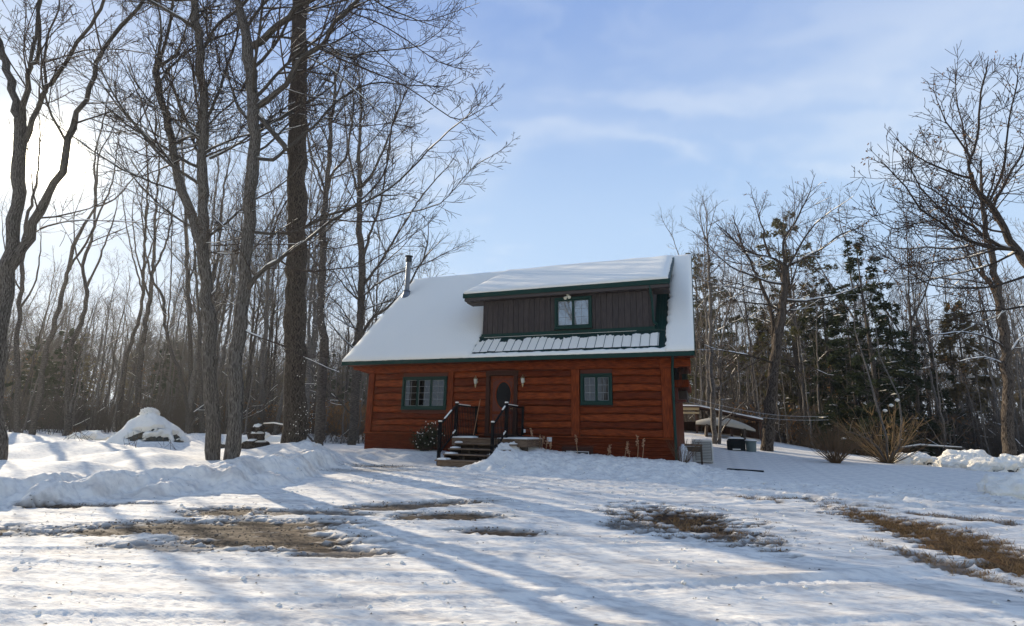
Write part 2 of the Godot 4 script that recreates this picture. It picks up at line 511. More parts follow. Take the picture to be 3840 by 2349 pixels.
func relief(x: float, z: float, d: float) -> float:
	# trodden and driven snow; d is how far outside the toe of the left bank
	var a := along(x, z)
	var h := 0.0
	var drive := sm(-0.6, 0.6, d) * sm(4.2, 6.0, z + 0.25 * (x - 10.0)) * sm(19, 16.0, x)
	h += 0.010 * nz2.get_noise_2d(x * 0.6, z * 0.6)
	if drive > 0.01:
		var arc := a.y + 0.016 * (a.x - 5.0) * (a.x - 5.0)
		h += drive * 0.010 * nz2.get_noise_2d(a.x * 0.4, arc * 2.6)            # ruts
		var crust := sm(0.0, 0.35, nz1.get_noise_2d(x * 0.45 + 60.0, z * 0.7))
		h += drive * crust * 0.010 * maxf(0.0, nz1.get_noise_2d(a.x * 7.0, arc * 11.0 + 3.0))    # broken crust
		for t in TRACK:      # ruts with the tread of tyres in them
			var off: float = arc - t[0] - t[1] * (a.x - 4.0) - 0.15 * nz1.get_noise_1d(a.x * 0.15 + t[0])
			var ao := absf(off)
			if ao < 0.30:
				h += drive * 0.7 * t[2] * (0.5 * sm(0.30, 0.17, ao) * sm(0.10, 0.17, ao) - sm(0.14, 0.10, ao) * (0.6 + 0.4 * sin(a.x * 45.0 + off * 30.0) * sin(ao * 60.0 + 0.8)))
	var lump := sm(-4.0, -0.5, -z) * 0.0
	# churned strip in front of the house bank and to the right of it
	lump = sm(8.6, 6.0, z + 0.12 * (x - 9.0)) * sm(2.2, 4.2, z) * sm(3.6, 5.0, x)
	var near := sm(14.2, 15.4, z + 0.36 * (x - 9.0)) * sm(18.0, 16.0, x)
	var k := maxf(lump, near)
	if k > 0.01:
		var c := nz1.get_noise_2d(x * 3.1, z * 3.1)
		h += k * (0.022 * maxf(0.0, c) + 0.014 * maxf(0.0, nz1.get_noise_2d(x * 8.0 + 5.0, z * 8.0)))
		if near > 0.01: h += near * 0.10 * maxf(0.0, nz1.get_noise_2d(a.x * 0.9 + 17.0, a.y * 2.6) - 0.1)
	return h
func bank_relief(x: float, z: float, d: float) -> float:
	var k := maxf(sm(-0.2, 0.3, d) * sm(2.4, 1.2, d), sm(5.4, 3.8, z) * sm(-0.3, 0.5, z) * sm(5.6, 6.5, x) * sm(13.6, 12.4, x))
	if k < 0.01: return 0.0
	return k * (0.07 * nz2.get_noise_2d(x * 2.2, z * 2.2) + 0.03 * absf(nz1.get_noise_2d(x * 6.0, z * 6.0)))
func height(x: float, z: float) -> float:
	var d := x - lerp_table(TOE_Z, TOE_X, z)
	var foot := sm(7.4, 6.2, z) * sm(2.6, 4.0, z) * sm(11.5, 13.5, x)
	if foot > 0.01: foot *= 0.07 * sm(0.25, 0.6, nz1.get_noise_2d(x * 1.5 + 9.0, z * 1.8))
	return ground(x, z) + relief(x, z, d) * sm(-1.6, 0.8, z) * sm(21.0, 18.6, x) + bank_relief(x, z, -d) - foot
func spaced(lo: float, hi: float, step: float, far_lo: float, far_hi: float) -> PackedFloat32Array:
	var out := PackedFloat32Array()
	var tail := PackedFloat32Array()
	var s := step
	var x := lo
	while x > far_lo:
		s = minf(s * 1.075, 12.0)
		x -= s
		tail.append(x)
	tail.reverse()
	out.append_array(tail)
	x = lo
	while x < hi:
		out.append(x)
		x += step
	s = step
	while x < far_hi:
		out.append(x)
		s = minf(s * 1.075, 12.0)
		x += s
	return out
func build_ground() -> void:
	var xs := spaced(1.0, 18.6, 0.045, -260, 260)
	var zs := spaced(0.6, 15.9, 0.042, -300, 90)
	var nx := xs.size()
	var nz := zs.size()
	var mb := MB.new()
	var snow := Color(0.94, 0.87, 0.735)
	var kinds := [Color(0.155, 0.106, 0.064), Color(0.055, 0.038, 0.026), Color(0.17, 0.092, 0.038)]
	for i in nx:
		for j in nz:
			var x := xs[i]
			var z := zs[j]
			var far := absf(x - 8.0) > 45.0 or z < -45.0 or z > 40.0
			var y := ground(x, z) if far else height(x, z)
			var col := snow
			if not far and z > 3.0 and x > 1.0 and x < 19.0:   # grit and ice in the packed lanes
				var ln := along(x, z)
				var ic := sm(0.05, 0.6, nz2.get_noise_2d(ln.x * 0.35 + 80.0, ln.y * 1.9)) * sm(15.2, 13.5, z) * sm(4.0, 6.0, z)
				col = col.lerp(Color(0.58, 0.50, 0.41), 0.45 * ic)
			if not far:
				var b := bare(x, z)
				var sum := b.x + b.y + b.z
				if sum > 0.004:
					var sp := 0.75 + 0.6 * nz2.get_noise_2d(x * 9.0, z * 9.0)
					var mix := Color(0, 0, 0)
					for k in 3: mix += kinds[k] * (b[k] / sum)
					mix *= sp
					mix.a = 1.0
					col = snow.lerp(mix, clampf(sum, 0.0, 1.0))
					y -= 0.045 * sm(0.25, 0.8, sum)
					if b.z + b.y > 0.3: y += 0.012 * absf(nz1.get_noise_2d(x * 14.0, z * 14.0))
			if z < -11.0 or x < -18.0 or x > 24.0 or (z < -8.0 and x < 0.0):
				# leaf litter showing under the trees
				var lf := sm(0.15, 0.5, nz2.get_noise_2d(x * 0.5, z * 0.5) + 0.12)
				col = col.lerp(Color(0.10, 0.065, 0.04), lf * 0.6 * sm(-11, -16, z) if x > -4.0 and x <= 24.0 else lf * 0.6)
			mb.v.append(Vector3(x, y, z)); mb.n.append(Vector3.UP); mb.u.append(Vector2(x, z)); mb.c.append(col)
	for i in nx:
		for j in nz:
			var i0 := maxi(i - 1, 0)
			var i1 := mini(i + 1, nx - 1)
			var j0 := maxi(j - 1, 0)
			var j1 := mini(j + 1, nz - 1)
			var gx := (mb.v[i1 * nz + j].y - mb.v[i0 * nz + j].y) / (xs[i1] - xs[i0])
			var gz := (mb.v[i * nz + j1].y - mb.v[i * nz + j0].y) / (zs[j1] - zs[j0])
			mb.n[i * nz + j] = Vector3(-gx, 1, -gz).normalized()
	for i in nx - 1:
		for j in nz - 1:
			var a := i * nz + j
			mb.ix.append(a); mb.ix.append(a + nz); mb.ix.append(a + 1)
			mb.ix.append(a + 1); mb.ix.append(a + nz); mb.ix.append(a + nz + 1)
	var o := part("snow_ground", mb, M.ground)
	tag(o, "trodden snow of the drive and yard with bare patches of mud and grass", "", "", "structure")

# ---------------------------------------------------------------- house
const W := 11.48
const DEPTH := 8.55
const EAVE := Vector2(4.17, 0.764)      # height, z of the roof edge
const RIDGE := Vector2(8.93, -4.282)
const RX0 := -0.86
const RX1 := 12.274
const RXB := 11.7      # the back slope stops short of the front one
const DW0 := 4.716    # dormer wall
const DW1 := 11.03
const DWZ := -0.151
const DR0 := 3.976    # dormer roof
const DR1 := 11.593
const DE := Vector2(6.74, 0.116)        # dormer roof edge: height, z
func roof_y(z: float) -> float: return EAVE.x + (EAVE.y - z) * (RIDGE.x - EAVE.x) / (EAVE.y - RIDGE.y)
func dormer_y(z: float) -> float: return DE.x + (DE.y - z) * (RIDGE.x + 0.02 - DE.x) / (DE.y - RIDGE.y)

func plate(mb: MB, a: Vector3, b: Vector3, d: Vector3, e: Vector3, t: float) -> void:
	# a sloping slab: a b d e is its top, t its thickness
	var nn := (b - a).cross(e - a).normalized()
	if nn.y < 0.0: nn = -nn
	var o := -nn * t
	var cc := (a + b + d + e) * 0.25 + o * 0.5
	mb.face(a, b, d, e, nn); mb.face(a + o, b + o, d + o, e + o, -nn)
	for q in [[a, b], [b, d], [d, e], [e, a]]:
		mb.face(q[0], q[1], q[1] + o, q[0] + o, (q[0] + q[1]) * 0.5 + o * 0.5 - cc)
func snow_sheet(a: Vector3, b: Vector3, d: Vector3, e: Vector3, t: float, seed_: float, ragged := [0.0, 0.0, 0.0, 0.0], fade := 0.0) -> MB:
	# snow lying on the slope a b (lower edge) to e d (upper edge), rounded off at its edges; ragged: how far each edge (lower, right, upper, left) wanders in
	var mb := MB.new()
	var w := (b - a).length()
	var h := (e - a).length()
	var nx := clampi(int(w / 0.12) + 6, 6, 90)
	var nv := clampi(int(h / 0.12) + 6, 6, 60)
	var nn := (b - a).cross(e - a).normalized()
	if nn.y < 0.0: nn = -nn
	var f := func(i: int, j: int) -> Vector3:
		# denser towards the edges
		var s := float(i) / (nx - 1)
		var q := float(j) / (nv - 1)
		s = s * 0.8 + 0.2 * (0.5 - 0.5 * cos(PI * s))
		q = q * 0.8 + 0.2 * (0.5 - 0.5 * cos(PI * q))
		if i == 1: s = 0.012 / w
		if i == nx - 2: s = 1.0 - 0.012 / w
		if j == 1: q = 0.012 / h
		if j == nv - 2: q = 1.0 - 0.012 / h
		var l: float = ragged[3] * absf(nz2.get_noise_2d(q * h * 2.5, seed_)) / w
		var r: float = ragged[1] * absf(nz2.get_noise_2d(q * h * 2.5, seed_ + 9.0)) / w
		var lo: float = ragged[0] * absf(nz2.get_noise_2d(s * w * 2.0, seed_ + 3.0)) / h
		var hi: float = ragged[2] * absf(nz2.get_noise_2d(s * w * 2.5, seed_ + 5.0)) / h
		s = lerpf(l, 1.0 - r, s)
		q = lerpf(lo, 1.0 - hi, q)
		var p := a.lerp(b, s).lerp(e.lerp(d, s), q)
		var i2 := minf(float(mini(i, nx - 1 - i)), float(mini(j, nv - 1 - j)))
		var k := 0.0 if i2 == 0.0 else (0.62 if i2 == 1.0 else (0.93 if i2 == 2.0 else 1.0))
		k *= 1.0 + 0.14 * nz1.get_noise_2d(p.x * 0.7 + seed_, p.z * 0.7 + p.y * 0.4)
		if fade > 0.0: k *= 1.0 - fade * q
		return p + nn * (t * k + 0.003)
	mb.grid(nx, nv, f, nn.dot((b - a).cross(e - a)) > 0.0)
	return mb
func log_mesh(x0: float, x1: float, yb: float, yt: float, row: int, bulge := 0.06) -> MB:
	# a hewn log: rounded face, wavering edges; the edge between two rows wavers the same way in both
	var mb := MB.new()
	var n := maxi(3, int((x1 - x0) / 0.22))
	var off := Vector2(row * 1.7, row * 0.31)
	var prof := [[0.0, -0.03], [0.0, 0.35], [0.06, 0.72], [0.22, 0.97], [0.5, 1.0], [0.78, 0.95], [0.94, 0.68], [1.0, 0.3], [1.0, -0.03]]
	var f := func(i: int, j: int) -> Vector3:
		var x := lerpf(x0, x1, float(i) / (n - 1))
		var b := yb + 0.024 * nz1.get_noise_2d(x * 0.55, row * 7.3) + 0.008
		var t := yt + 0.024 * nz1.get_noise_2d(x * 0.55, (row + 1) * 7.3) - 0.008
		var k: float = prof[j][1]
		var bl := bulge * (0.85 + 0.4 * nz1.get_noise_2d(x * 1.1, row * 3.1 + 50.0))
		if i == 0 or i == n - 1: bl *= 0.45
		return Vector3(x, lerpf(b, t, prof[j][0]), -0.03 + 0.045 * minf(k * 2.0, 1.0) + bl * maxf(k, 0.0))
	mb.grid(n, prof.size(), f, true)
	for k in mb.u.size(): mb.u[k] = Vector2(mb.v[k].x, mb.v[k].y) + off
	return mb
func holed_wall(mb: MB, x0: float, x1: float, y0: float, y1: float, za: float, zb: float, holes: Array) -> void:
	# a wall facing +z with rectangular openings, made of boxes that butt
	var xs := [x0, x1]
	var ys := [y0, y1]
	for h in holes:
		xs.append_array([h[0], h[1]]); ys.append_array([h[2], h[3]])
	xs.sort(); ys.sort()
	for i in xs.size() - 1:
		for j in ys.size() - 1:
			if xs[i + 1] - xs[i] < 0.001 or ys[j + 1] - ys[j] < 0.001: continue
			var cx: float = (xs[i] + xs[i + 1]) * 0.5
			var cy: float = (ys[j] + ys[j + 1]) * 0.5
			var open := false
			for h in holes:
				if cx > h[0] and cx < h[1] and cy > h[2] and cy < h[3]: open = true
			if not open: mb.box(V(cx, cy, (za + zb) * 0.5), V(xs[i + 1] - xs[i], ys[j + 1] - ys[j], absf(za - zb)), 0.0005)
func window_part(house: Node3D, x0: float, x1: float, y0: float, y1: float, z: float, sashes: int, cols: int, rows: int, label: String) -> void:
	var casing := 0.085
	var mb := MB.new()
	for r in [[x0, x1, y1 - casing, y1], [x0, x1, y0, y0 + casing], [x0, x0 + casing, y0 + casing, y1 - casing], [x1 - casing, x1, y0 + casing, y1 - casing]]:
		mb.box(V((r[0] + r[1]) * 0.5, (r[2] + r[3]) * 0.5, z), V(r[1] - r[0], r[3] - r[2], 0.10), 0.01)
	mb.box(V((x0 + x1) * 0.5, y0 - 0.012, z + 0.02), V(x1 - x0 + 0.03, 0.03, 0.12), 0.006)
	var win := part("window", mb, M.trim, house)
	tag(win, label)
	var ix0 := x0 + casing
	var iw := (x1 - x0 - 2 * casing) / sashes
	for s in sashes:
		var a := ix0 + s * iw
		var b := a + iw
		var c := y0 + casing
		var d := y1 - casing
		var sm_ := MB.new()
		var t := 0.045
		for r in [[a, b, d - t, d], [a, b, c, c + t], [a, a + t, c + t, d - t], [b - t, b, c + t, d - t]]:
			sm_.box(V((r[0] + r[1]) * 0.5, (r[2] + r[3]) * 0.5, z - 0.025), V(r[1] - r[0] - 0.004, r[3] - r[2], 0.06), 0.006)
		part("sash", sm_, M.trim, win)
		var pane := MB.new()
		pane.face(V(a + t, c + t, z - 0.035), V(b - t, c + t, z - 0.035), V(b - t, d - t, z - 0.035), V(a + t, d - t, z - 0.035), Vector3.BACK)
		part("pane", pane, M.coated_glass if z < 0.0 else M.glass, win)
		var g := MB.new()
		for k in range(1, cols):
			var gx := lerpf(a + t, b - t, float(k) / cols)
			g.box(V(gx, (c + d) * 0.5, z - 0.027), V(0.010, d - c - 2 * t, 0.008), 0.002)
		for k in range(1, rows):
			var gy := lerpf(c + t, d - t, float(k) / rows)
			g.box(V((a + b) * 0.5, gy, z - 0.0262), V(b - a - 2 * t, 0.010, 0.008), 0.002)
		var e2 := 0.010
		for r in [[a + t, b - t, d - t - e2, d - t], [a + t, b - t, c + t, c + t + e2], [a + t, a + t + e2, c + t, d - t], [b - t - e2, b - t, c + t, d - t]]:
			g.box(V((r[0] + r[1]) * 0.5, (r[2] + r[3]) * 0.5, z - 0.028), V(r[1] - r[0], r[3] - r[2], 0.006), 0.001)
		part("muntin_grid", g, M.grille, win)
func build_house() -> void:
	var H := thing("log_house", "red stained log house with snowy roof and brown dormer", "house")
	var winL := [1.518, 3.428, 2.372, 3.596]
	var winR := [8.522, 9.598, 2.56, 3.595]
	var door := [5.028, 6.233, 1.531, 3.70]
	# walls with thickness behind the logs
	var mb := MB.new()
	holed_wall(mb, 0.02, W - 0.02, 0.1, 4.10, -0.22, -0.03, [[winL[0] + 0.05, winL[1] - 0.05, winL[2] + 0.05, winL[3] - 0.05], [winR[0] + 0.05, winR[1] - 0.05, winR[2] + 0.05, winR[3] - 0.05], [8.0, 8.78, 0.55, 1.0]])
	part("front_wall", mb, M.dark_red, H)
	slab("back_wall", V(0.02, 0.1, -DEPTH - 0.1), V(W - 0.02, 4.1, -DEPTH + 0.1), M.dark_red, H, 0.001)
	for s in 2:
		var x := 0.1 if s == 0 else W - 0.1
		var g := MB.new()
		g.box(V(x, 2.1, -DEPTH * 0.5 - 0.02), V(0.2, 4.0, DEPTH - 0.42), 0.001)
		# the gable above
		var zt := -0.2
		var out := Vector3(-1, 0, 0) if s == 0 else Vector3(1, 0, 0)
		for o in [-0.1, 0.1]:
			g.tri3(V(x + o, 4.1, zt), V(x + o, 4.1, -DEPTH + 0.2), V(x + o, roof_y(RIDGE.y) - 0.3, RIDGE.y), Vector3(signf(o), 0, 0))
		part("side_wall", g, M.log2, H)
	for fy in [1.35, 4.02]: slab("floor_slab", V(0.22, fy - 0.05, -DEPTH + 0.23), V(W - 0.22, fy + 0.05, -0.27), M.room, H, 0.001)
	# logs, row by row; the courses run through all four panels
	var ys := [1.505, 1.75, 1.985, 2.235, 2.49, 2.71, 2.975, 3.225, 3.50, 3.755]
	var spans := [[0.24, 3.48, winL], [3.71, 5.028, door], [6.233, 8.19, door], [8.49, 11.18, winR]]
	for si in 4:
		var sp: Array = spans[si]
		for r in 9:
			var yb: float = ys[r]
			var yt: float = ys[r + 1]
			var hole: Array = sp[2]
			var cuts := [[sp[0], sp[1]]]
			if (si == 0 or si == 3) and yt > hole[2] + 0.02 and yb < hole[3] - 0.02:
				cuts = [[sp[0], hole[0] - 0.004], [hole[1] + 0.004, sp[1]]]
			for c in cuts:
				if c[1] - c[0] < 0.03: continue
				var lb := yb
				var lt := yt
				part("log", log_mesh(c[0], c[1], lb, lt, r + (20 * si if si == 3 else 0)), M["log%d" % ((r * 5 + si * 3) % 4)], H)
	# posts, plate beam, ledge
	for p in [[-0.03, 0.235], [3.48, 3.71], [8.19, 8.49], [11.18, 11.51]]:
		slab("post", V(p[0], 1.50, -0.03), V(p[1], 3.76, 0.115), M.log1 if p[0] > 5 else M.log0, H, 0.02, Vector2(p[0], 0.3))
	slab("corner_block", V(11.15, 3.70, -0.06), V(11.53, 4.05, 0.14), M.log3, H, 0.02)
	var bm := MB.new()
	var prof := func(i: int, j: int) -> Vector3:
		var x := lerpf(-0.80, 12.12, i / 59.0)
		var yb := 3.755 + 0.02 * nz1.get_noise_1d(x * 0.5) + (0.16 * sm(-0.1, -0.8, x)) + 0.06 * exp(-pow((x - 5.6) / 0.7, 2.0))
		var yt := 4.09
		var ring := [[yb, -0.14], [yb, 0.05], [yb + 0.035, 0.095], [(yb + yt) * 0.5, 0.115], [yt - 0.03, 0.10], [yt, 0.06], [yt, -0.14], [yb, -0.14]]
		return V(x, ring[j][0], ring[j][1])
	bm.grid(60, 8, prof, true)
	for e in [-0.80, 12.12]:
		bm.face(V(e, 3.76 + (0.16 if e < 0 else 0.0), -0.14), V(e, 3.76 + (0.16 if e < 0 else 0.0), 0.06), V(e, 4.09, 0.06), V(e, 4.09, -0.14), V(signf(e), 0, 0))
	for k in bm.u.size(): bm.u[k] = Vector2(bm.v[k].x, bm.v[k].y * 0.9)
	part("plate_beam", bm, M.log1, H)
	slab("ledge", V(-0.05, 1.455, -0.05), V(W + 0.03, 1.497, 0.135), M.log3, H, 0.008)
	# skirt boards
	var y := 1.45
	for r in 8:
		var segs := [[-0.03, W + 0.02]]
		if y - 0.125 < 1.14 and y > 0.5: segs = [[-0.03, 7.86], [8.92, W + 0.02]]
		for sgm in segs:
			var k := MB.new()
			k.box(V((sgm[0] + sgm[1]) * 0.5, y - 0.061, 0.028), V(sgm[1] - sgm[0], 0.118, 0.05), 0.006, Basis(Vector3.RIGHT, 0.10), Vector2(r * 1.3, r * 0.4))
			part("skirt_board", k, M.skirt, H)
		y -= 0.122
	# cellar window, half drifted over
	mb = MB.new()
	for r in [[7.86, 8.92, 1.02, 1.145], [7.86, 8.0, 0.5, 1.02], [8.78, 8.92, 0.5, 1.02]]:
		mb.box(V((r[0] + r[1]) * 0.5, (r[2] + r[3]) * 0.5, 0.03), V(r[1] - r[0], r[3] - r[2], 0.09), 0.008)
	var cw := part("cellar_window", mb, M.door_case, H)
	mb = MB.new()
	for r in [[8.0, 8.78, 0.99, 1.018], [8.0, 8.03, 0.5, 0.99], [8.75, 8.78, 0.5, 0.99], [8.375, 8.4, 0.5, 0.99]]:
		mb.box(V((r[0] + r[1]) * 0.5, (r[2] + r[3]) * 0.5, 0.02), V(r[1] - r[0], r[3] - r[2], 0.05), 0.004)
	part("frame", mb, M.white_plastic, cw)
	mb = MB.new()
	mb.face(V(8.02, 0.5, 0.0), V(8.76, 0.5, 0.0), V(8.76, 1.0, 0.0), V(8.02, 1.0, 0.0), Vector3.BACK)
	part("pane", mb, M.glass, cw)
	window_part(H, winL[0], winL[1], winL[2], winL[3], 0.055, 3, 2, 4, "wide green three-sash window")
	window_part(H, winR[0], winR[1], winR[2], winR[3], 0.055, 2, 2, 3, "small green two-sash window by the corner")
	# door
	mb = MB.new()
	for r in [[door[0], door[0] + 0.135, 1.50, 3.585], [door[1] - 0.135, door[1], 1.50, 3.585], [door[0] - 0.02, door[1] + 0.02, 3.585, 3.745]]:
		mb.box(V((r[0] + r[1]) * 0.5, (r[2] + r[3]) * 0.5, 0.04), V(r[1] - r[0], r[3] - r[2], 0.15), 0.012)
	var df := part("door_frame", mb, M.door_case, H)
	slab("threshold", V(door[0], 1.44, -0.03), V(door[1], 1.53, 0.16), M.door_case, H, 0.01)
	var dx0: float = door[0] + 0.137
	var dx1: float = door[1] - 0.137
	var dc := V(5.675, 2.89, 0.0)
	var leaf := slab("door", V(dx0, 1.535, -0.09), V(dx1, 3.58, -0.035), M.door_wood, H, 0.006)
	# raised stiles, arched moulding round the oval light
	mb = MB.new()
	mb.box(V(dx0 + 0.045, 2.56, -0.030), V(0.09, 2.03, 0.02), 0.006)
	mb.box(V(dx1 - 0.045, 2.56, -0.030), V(0.09, 2.03, 0.02), 0.006)
	mb.box(V((dx0 + dx1) * 0.5, 3.53, -0.030), V(dx1 - dx0 - 0.18, 0.09, 0.02), 0.006)
	mb.box(V((dx0 + dx1) * 0.5, 2.26, -0.030), V(dx1 - dx0 - 0.18, 0.10, 0.02), 0.006)
	mb.box(V((dx0 + dx1) * 0.5, 1.62, -0.030), V(dx1 - dx0 - 0.18, 0.16, 0.02), 0.006)
	mb.box(V((dx0 + dx1) * 0.5, 1.95, -0.030), V(dx1 - dx0 - 0.30, 0.38, 0.025), 0.012)
	part("stile", mb, M.door_wood, leaf)
	var ring := PackedVector3Array()
	var rad := PackedFloat32Array()
	for k in 41:
		var a := TAU * k / 40.0
		ring.append(dc + V(cos(a) * 0.305, sin(a) * 0.485, -0.022)); rad.append(0.026)
	mb = MB.new()
	mb.tube(ring, rad, 8)
	part("oval_moulding", mb, M.log3, leaf)
	mb = MB.new()
	var pts := PackedVector3Array()
	var rr := PackedFloat32Array()
	for k in 21:
		var q := k / 20.0
		pts.append(V(lerpf(dx0 + 0.09, dx1 - 0.09, q), 3.38 + 0.075 * sin(q * PI) + 0.02 * sin(q * PI * 3.0), -0.026)); rr.append(0.014)
	mb.tube(pts, rr, 6)
	part("arch_moulding", mb, M.log3, leaf)
	mb = MB.new()
	var o := mb.vert(dc + V(0, 0, -0.02), Vector3.BACK)
	for k in 41:
		var a := TAU * k / 40.0
		mb.vert(dc + V(cos(a) * 0.30, sin(a) * 0.48, -0.02), Vector3.BACK)
	for k in 40: mb.tri(o, o + 1 + k, o + 2 + k)
	part("oval_pane", mb, M.dark_glass, leaf)
	mb = MB.new()
	mb.box(V(dx1 - 0.05, 2.42, -0.01), V(0.035, 0.16, 0.02), 0.008)
	mb.box(V(dx1 - 0.08, 2.40, 0.03), V(0.10, 0.02, 0.02), 0.008)
	part("handle", mb, M.brass, leaf)
	# wall lanterns
	for x in [4.65, 6.47]:
		mb = MB.new()
		mb.lathe([[0.0, -0.01], [0.05, -0.01], [0.05, 0.012], [0.0, 0.014]], V(x, 3.36, 0.075), 14, Basis(Vector3.RIGHT, PI * 0.5))
		mb.tube(PackedVector3Array([V(x, 3.34, 0.08), V(x, 3.28, 0.13), V(x, 3.24, 0.17), V(x, 3.28, 0.19)]), PackedFloat32Array([0.012, 0.012, 0.012, 0.010]), 6)
		var lamp := part("wall_lamp", mb, M.brass, H)
		mb = MB.new()
		mb.lathe([[0.0, 0.0], [0.036, 0.01], [0.055, 0.05], [0.075, 0.19], [0.07, 0.20]], V(x, 3.27, 0.19), 12)
		part("lamp_glass", mb, M.lamp_glass, lamp)
		mb = MB.new()
		mb.lathe([[0.085, 0.0], [0.075, 0.025], [0.03, 0.08], [0.016, 0.10], [0.02, 0.115], [0.0, 0.14]], V(x, 3.455, 0.19), 12)
		part("lamp_cap", mb, M.brass, lamp)
		mb = MB.new()
		mb.lathe([[0.0, 0.0], [0.016, 0.02], [0.026, 0.08], [0.038, 0.12], [0.0, 0.13]], V(x, 3.14, 0.19), 10)
		part("lamp_finial", mb, M.brass, lamp)
	# outlet covers
	slab("vent_cover", V(7.34, 1.30, 0.05), V(7.51, 1.475, 0.10), M.white_plastic, H, 0.012)
	slab("outlet_cover", V(6.50, 1.58, 0.07), V(6.565, 1.70, 0.115), M.white_plastic, H, 0.008)
	# ---- roof
	mb = MB.new()
	plate(mb, V(RX0, EAVE.x, EAVE.y), V(RX1, EAVE.x, EAVE.y), V(RX1, RIDGE.x, RIDGE.y), V(RX0, RIDGE.x, RIDGE.y), 0.13)
	var bz := 2.0 * RIDGE.y - EAVE.y
	plate(mb, V(RX0, EAVE.x, bz), V(RXB, EAVE.x, bz), V(RXB, RIDGE.x, RIDGE.y - 0.003), V(RX0, RIDGE.x, RIDGE.y - 0.003), 0.13)
	var roof := part("roof", mb, M.metal_roof, H)
	slab("fascia", V(RX0, EAVE.x - 0.155, EAVE.y - 0.04), V(RX1, EAVE.x - 0.015, EAVE.y + 0.012), M.trim, roof, 0.006)
	for x in [RX0 - 0.012, RX1 + 0.012]:
		for back in [1.0, -1.0]:
			mb = MB.new()
			if back < 0.0 and x > 6.0: continue
			var z0: float = EAVE.y if back > 0 else bz
			var a := V(x, EAVE.x + 0.012, z0)
			var b := V(x, RIDGE.x + 0.012, RIDGE.y)
			var dn := V(0, -0.19, 0)
			var ox := V(0.012, 0, 0)
			mb.face(a + ox, b + ox, b + dn + ox, a + dn + ox, V(1, 0, 0)); mb.face(a - ox, b - ox, b + dn - ox, a + dn - ox, V(-1, 0, 0))
			mb.face(a + ox, b + ox, b - ox, a - ox, V(0, 1, 0)); mb.face(a + ox + dn, b + ox + dn, b - ox + dn, a - ox + dn, V(0, -1, 0))
			part("rake_board", mb, M.trim, roof)
	# snow: left slope, right strip, behind the dormer, the back
	var ez := EAVE.y + 0.015
	part("snow_cover", snow_sheet(V(RX0 + 0.0, roof_y(ez), ez), V(4.66, roof_y(ez), ez), V(4.66, RIDGE.x, RIDGE.y), V(RX0 + 0.0, RIDGE.x, RIDGE.y), 0.10, 1.0, [0.03, 0.10, 0, 0.02]), M.roof_snow, roof)
	part("snow_cover", snow_sheet(V(11.36, roof_y(ez), ez), V(RX1, roof_y(ez), ez), V(RX1, RIDGE.x, RIDGE.y), V(11.44, RIDGE.x, RIDGE.y), 0.10, 2.0, [0.02, 0, 0, 0.15]), M.roof_snow, roof)
	part("snow_cover", snow_sheet(V(4.60, roof_y(ez), ez), V(11.42, roof_y(ez), ez), V(11.42, roof_y(0.60), 0.60), V(4.60, roof_y(0.60), 0.60), 0.05, 3.0, [0.02, 0, 0.12, 0]), M.roof_snow, roof)
	part("snow_cover", snow_sheet(V(RX0, roof_y(ez), bz), V(RXB, roof_y(ez), bz), V(RXB, RIDGE.x + 0.01, RIDGE.y), V(RX0, RIDGE.x + 0.01, RIDGE.y), 0.10, 4.0), M.roof_snow, roof)
	# the bare metal strip under the dormer, panel by panel
	var px := 4.64
	var strip := slab("metal_roof_strip", V(4.6, roof_y(-0.12) - 0.02, -0.15), V(11.36, roof_y(-0.12) + 0.06, -0.11), M.metal_roof, H, 0.004)
	var sl := Vector3(0, EAVE.x - RIDGE.x, EAVE.y - RIDGE.y).normalized()
	var nn := V(0, sl.z, -sl.y)
	var k2 := 0
	while px < 11.3:
		var mbp := MB.new()
		var a := V(px, roof_y(-0.13), -0.13) + nn * 0.012
		var L := 1.02
		plate(mbp, a, a + V(0.294, 0, 0), a + V(0.294, 0, 0) + sl * L, a + sl * L, 0.01)
		# the raised seam
		var mid := a + V(0.297, 0, 0) + sl * (L * 0.5) + nn * 0.014
		mbp.box(mid, V(0.012, 0.018, L), 0.004, Basis(V(1, 0, 0), nn, sl * 1.0))
		part("roof_panel", mbp, M.metal_roof, strip)
		if px < 11.0:
			var s0 := 0.14 + 0.09 * nz1.get_noise_1d(px * 3.0)
			var lo := a + sl * (L - 0.08 - 0.04 * rng.randf()) + nn * 0.002
			var hi := a + sl * s0 + nn * 0.002
			part("snow_patch", snow_sheet(lo, lo + V(0.297, 0, 0), hi + V(0.297, 0, 0), hi, 0.006, px * 3.0, [0.03, 0.0, 0.20, 0.0], 0.5), M.snow, strip)
		px += 0.298
		k2 += 1
	# soffit of the main eave, board by board
	px = RX0 + 0.02
	while px < RX1 - 0.1:
		slab("soffit_board", V(px, EAVE.x - 0.135, 0.10), V(minf(px + 0.195, RX1 - 0.02), EAVE.x - 0.115, EAVE.y - 0.045), M["log%d" % (int(px * 7.0 + 9.0) % 3)], H, 0.004, Vector2(px, px * 2.0))
		px += 0.2
	# ---- dormer
	var dy0 := roof_y(DWZ)
	var top := 6.47
	mb = MB.new()
	holed_wall(mb, DW0, DW1, dy0 - 0.2, top, DWZ - 0.15, DWZ - 0.025, [[7.60, 8.86, 5.28, 6.33]])
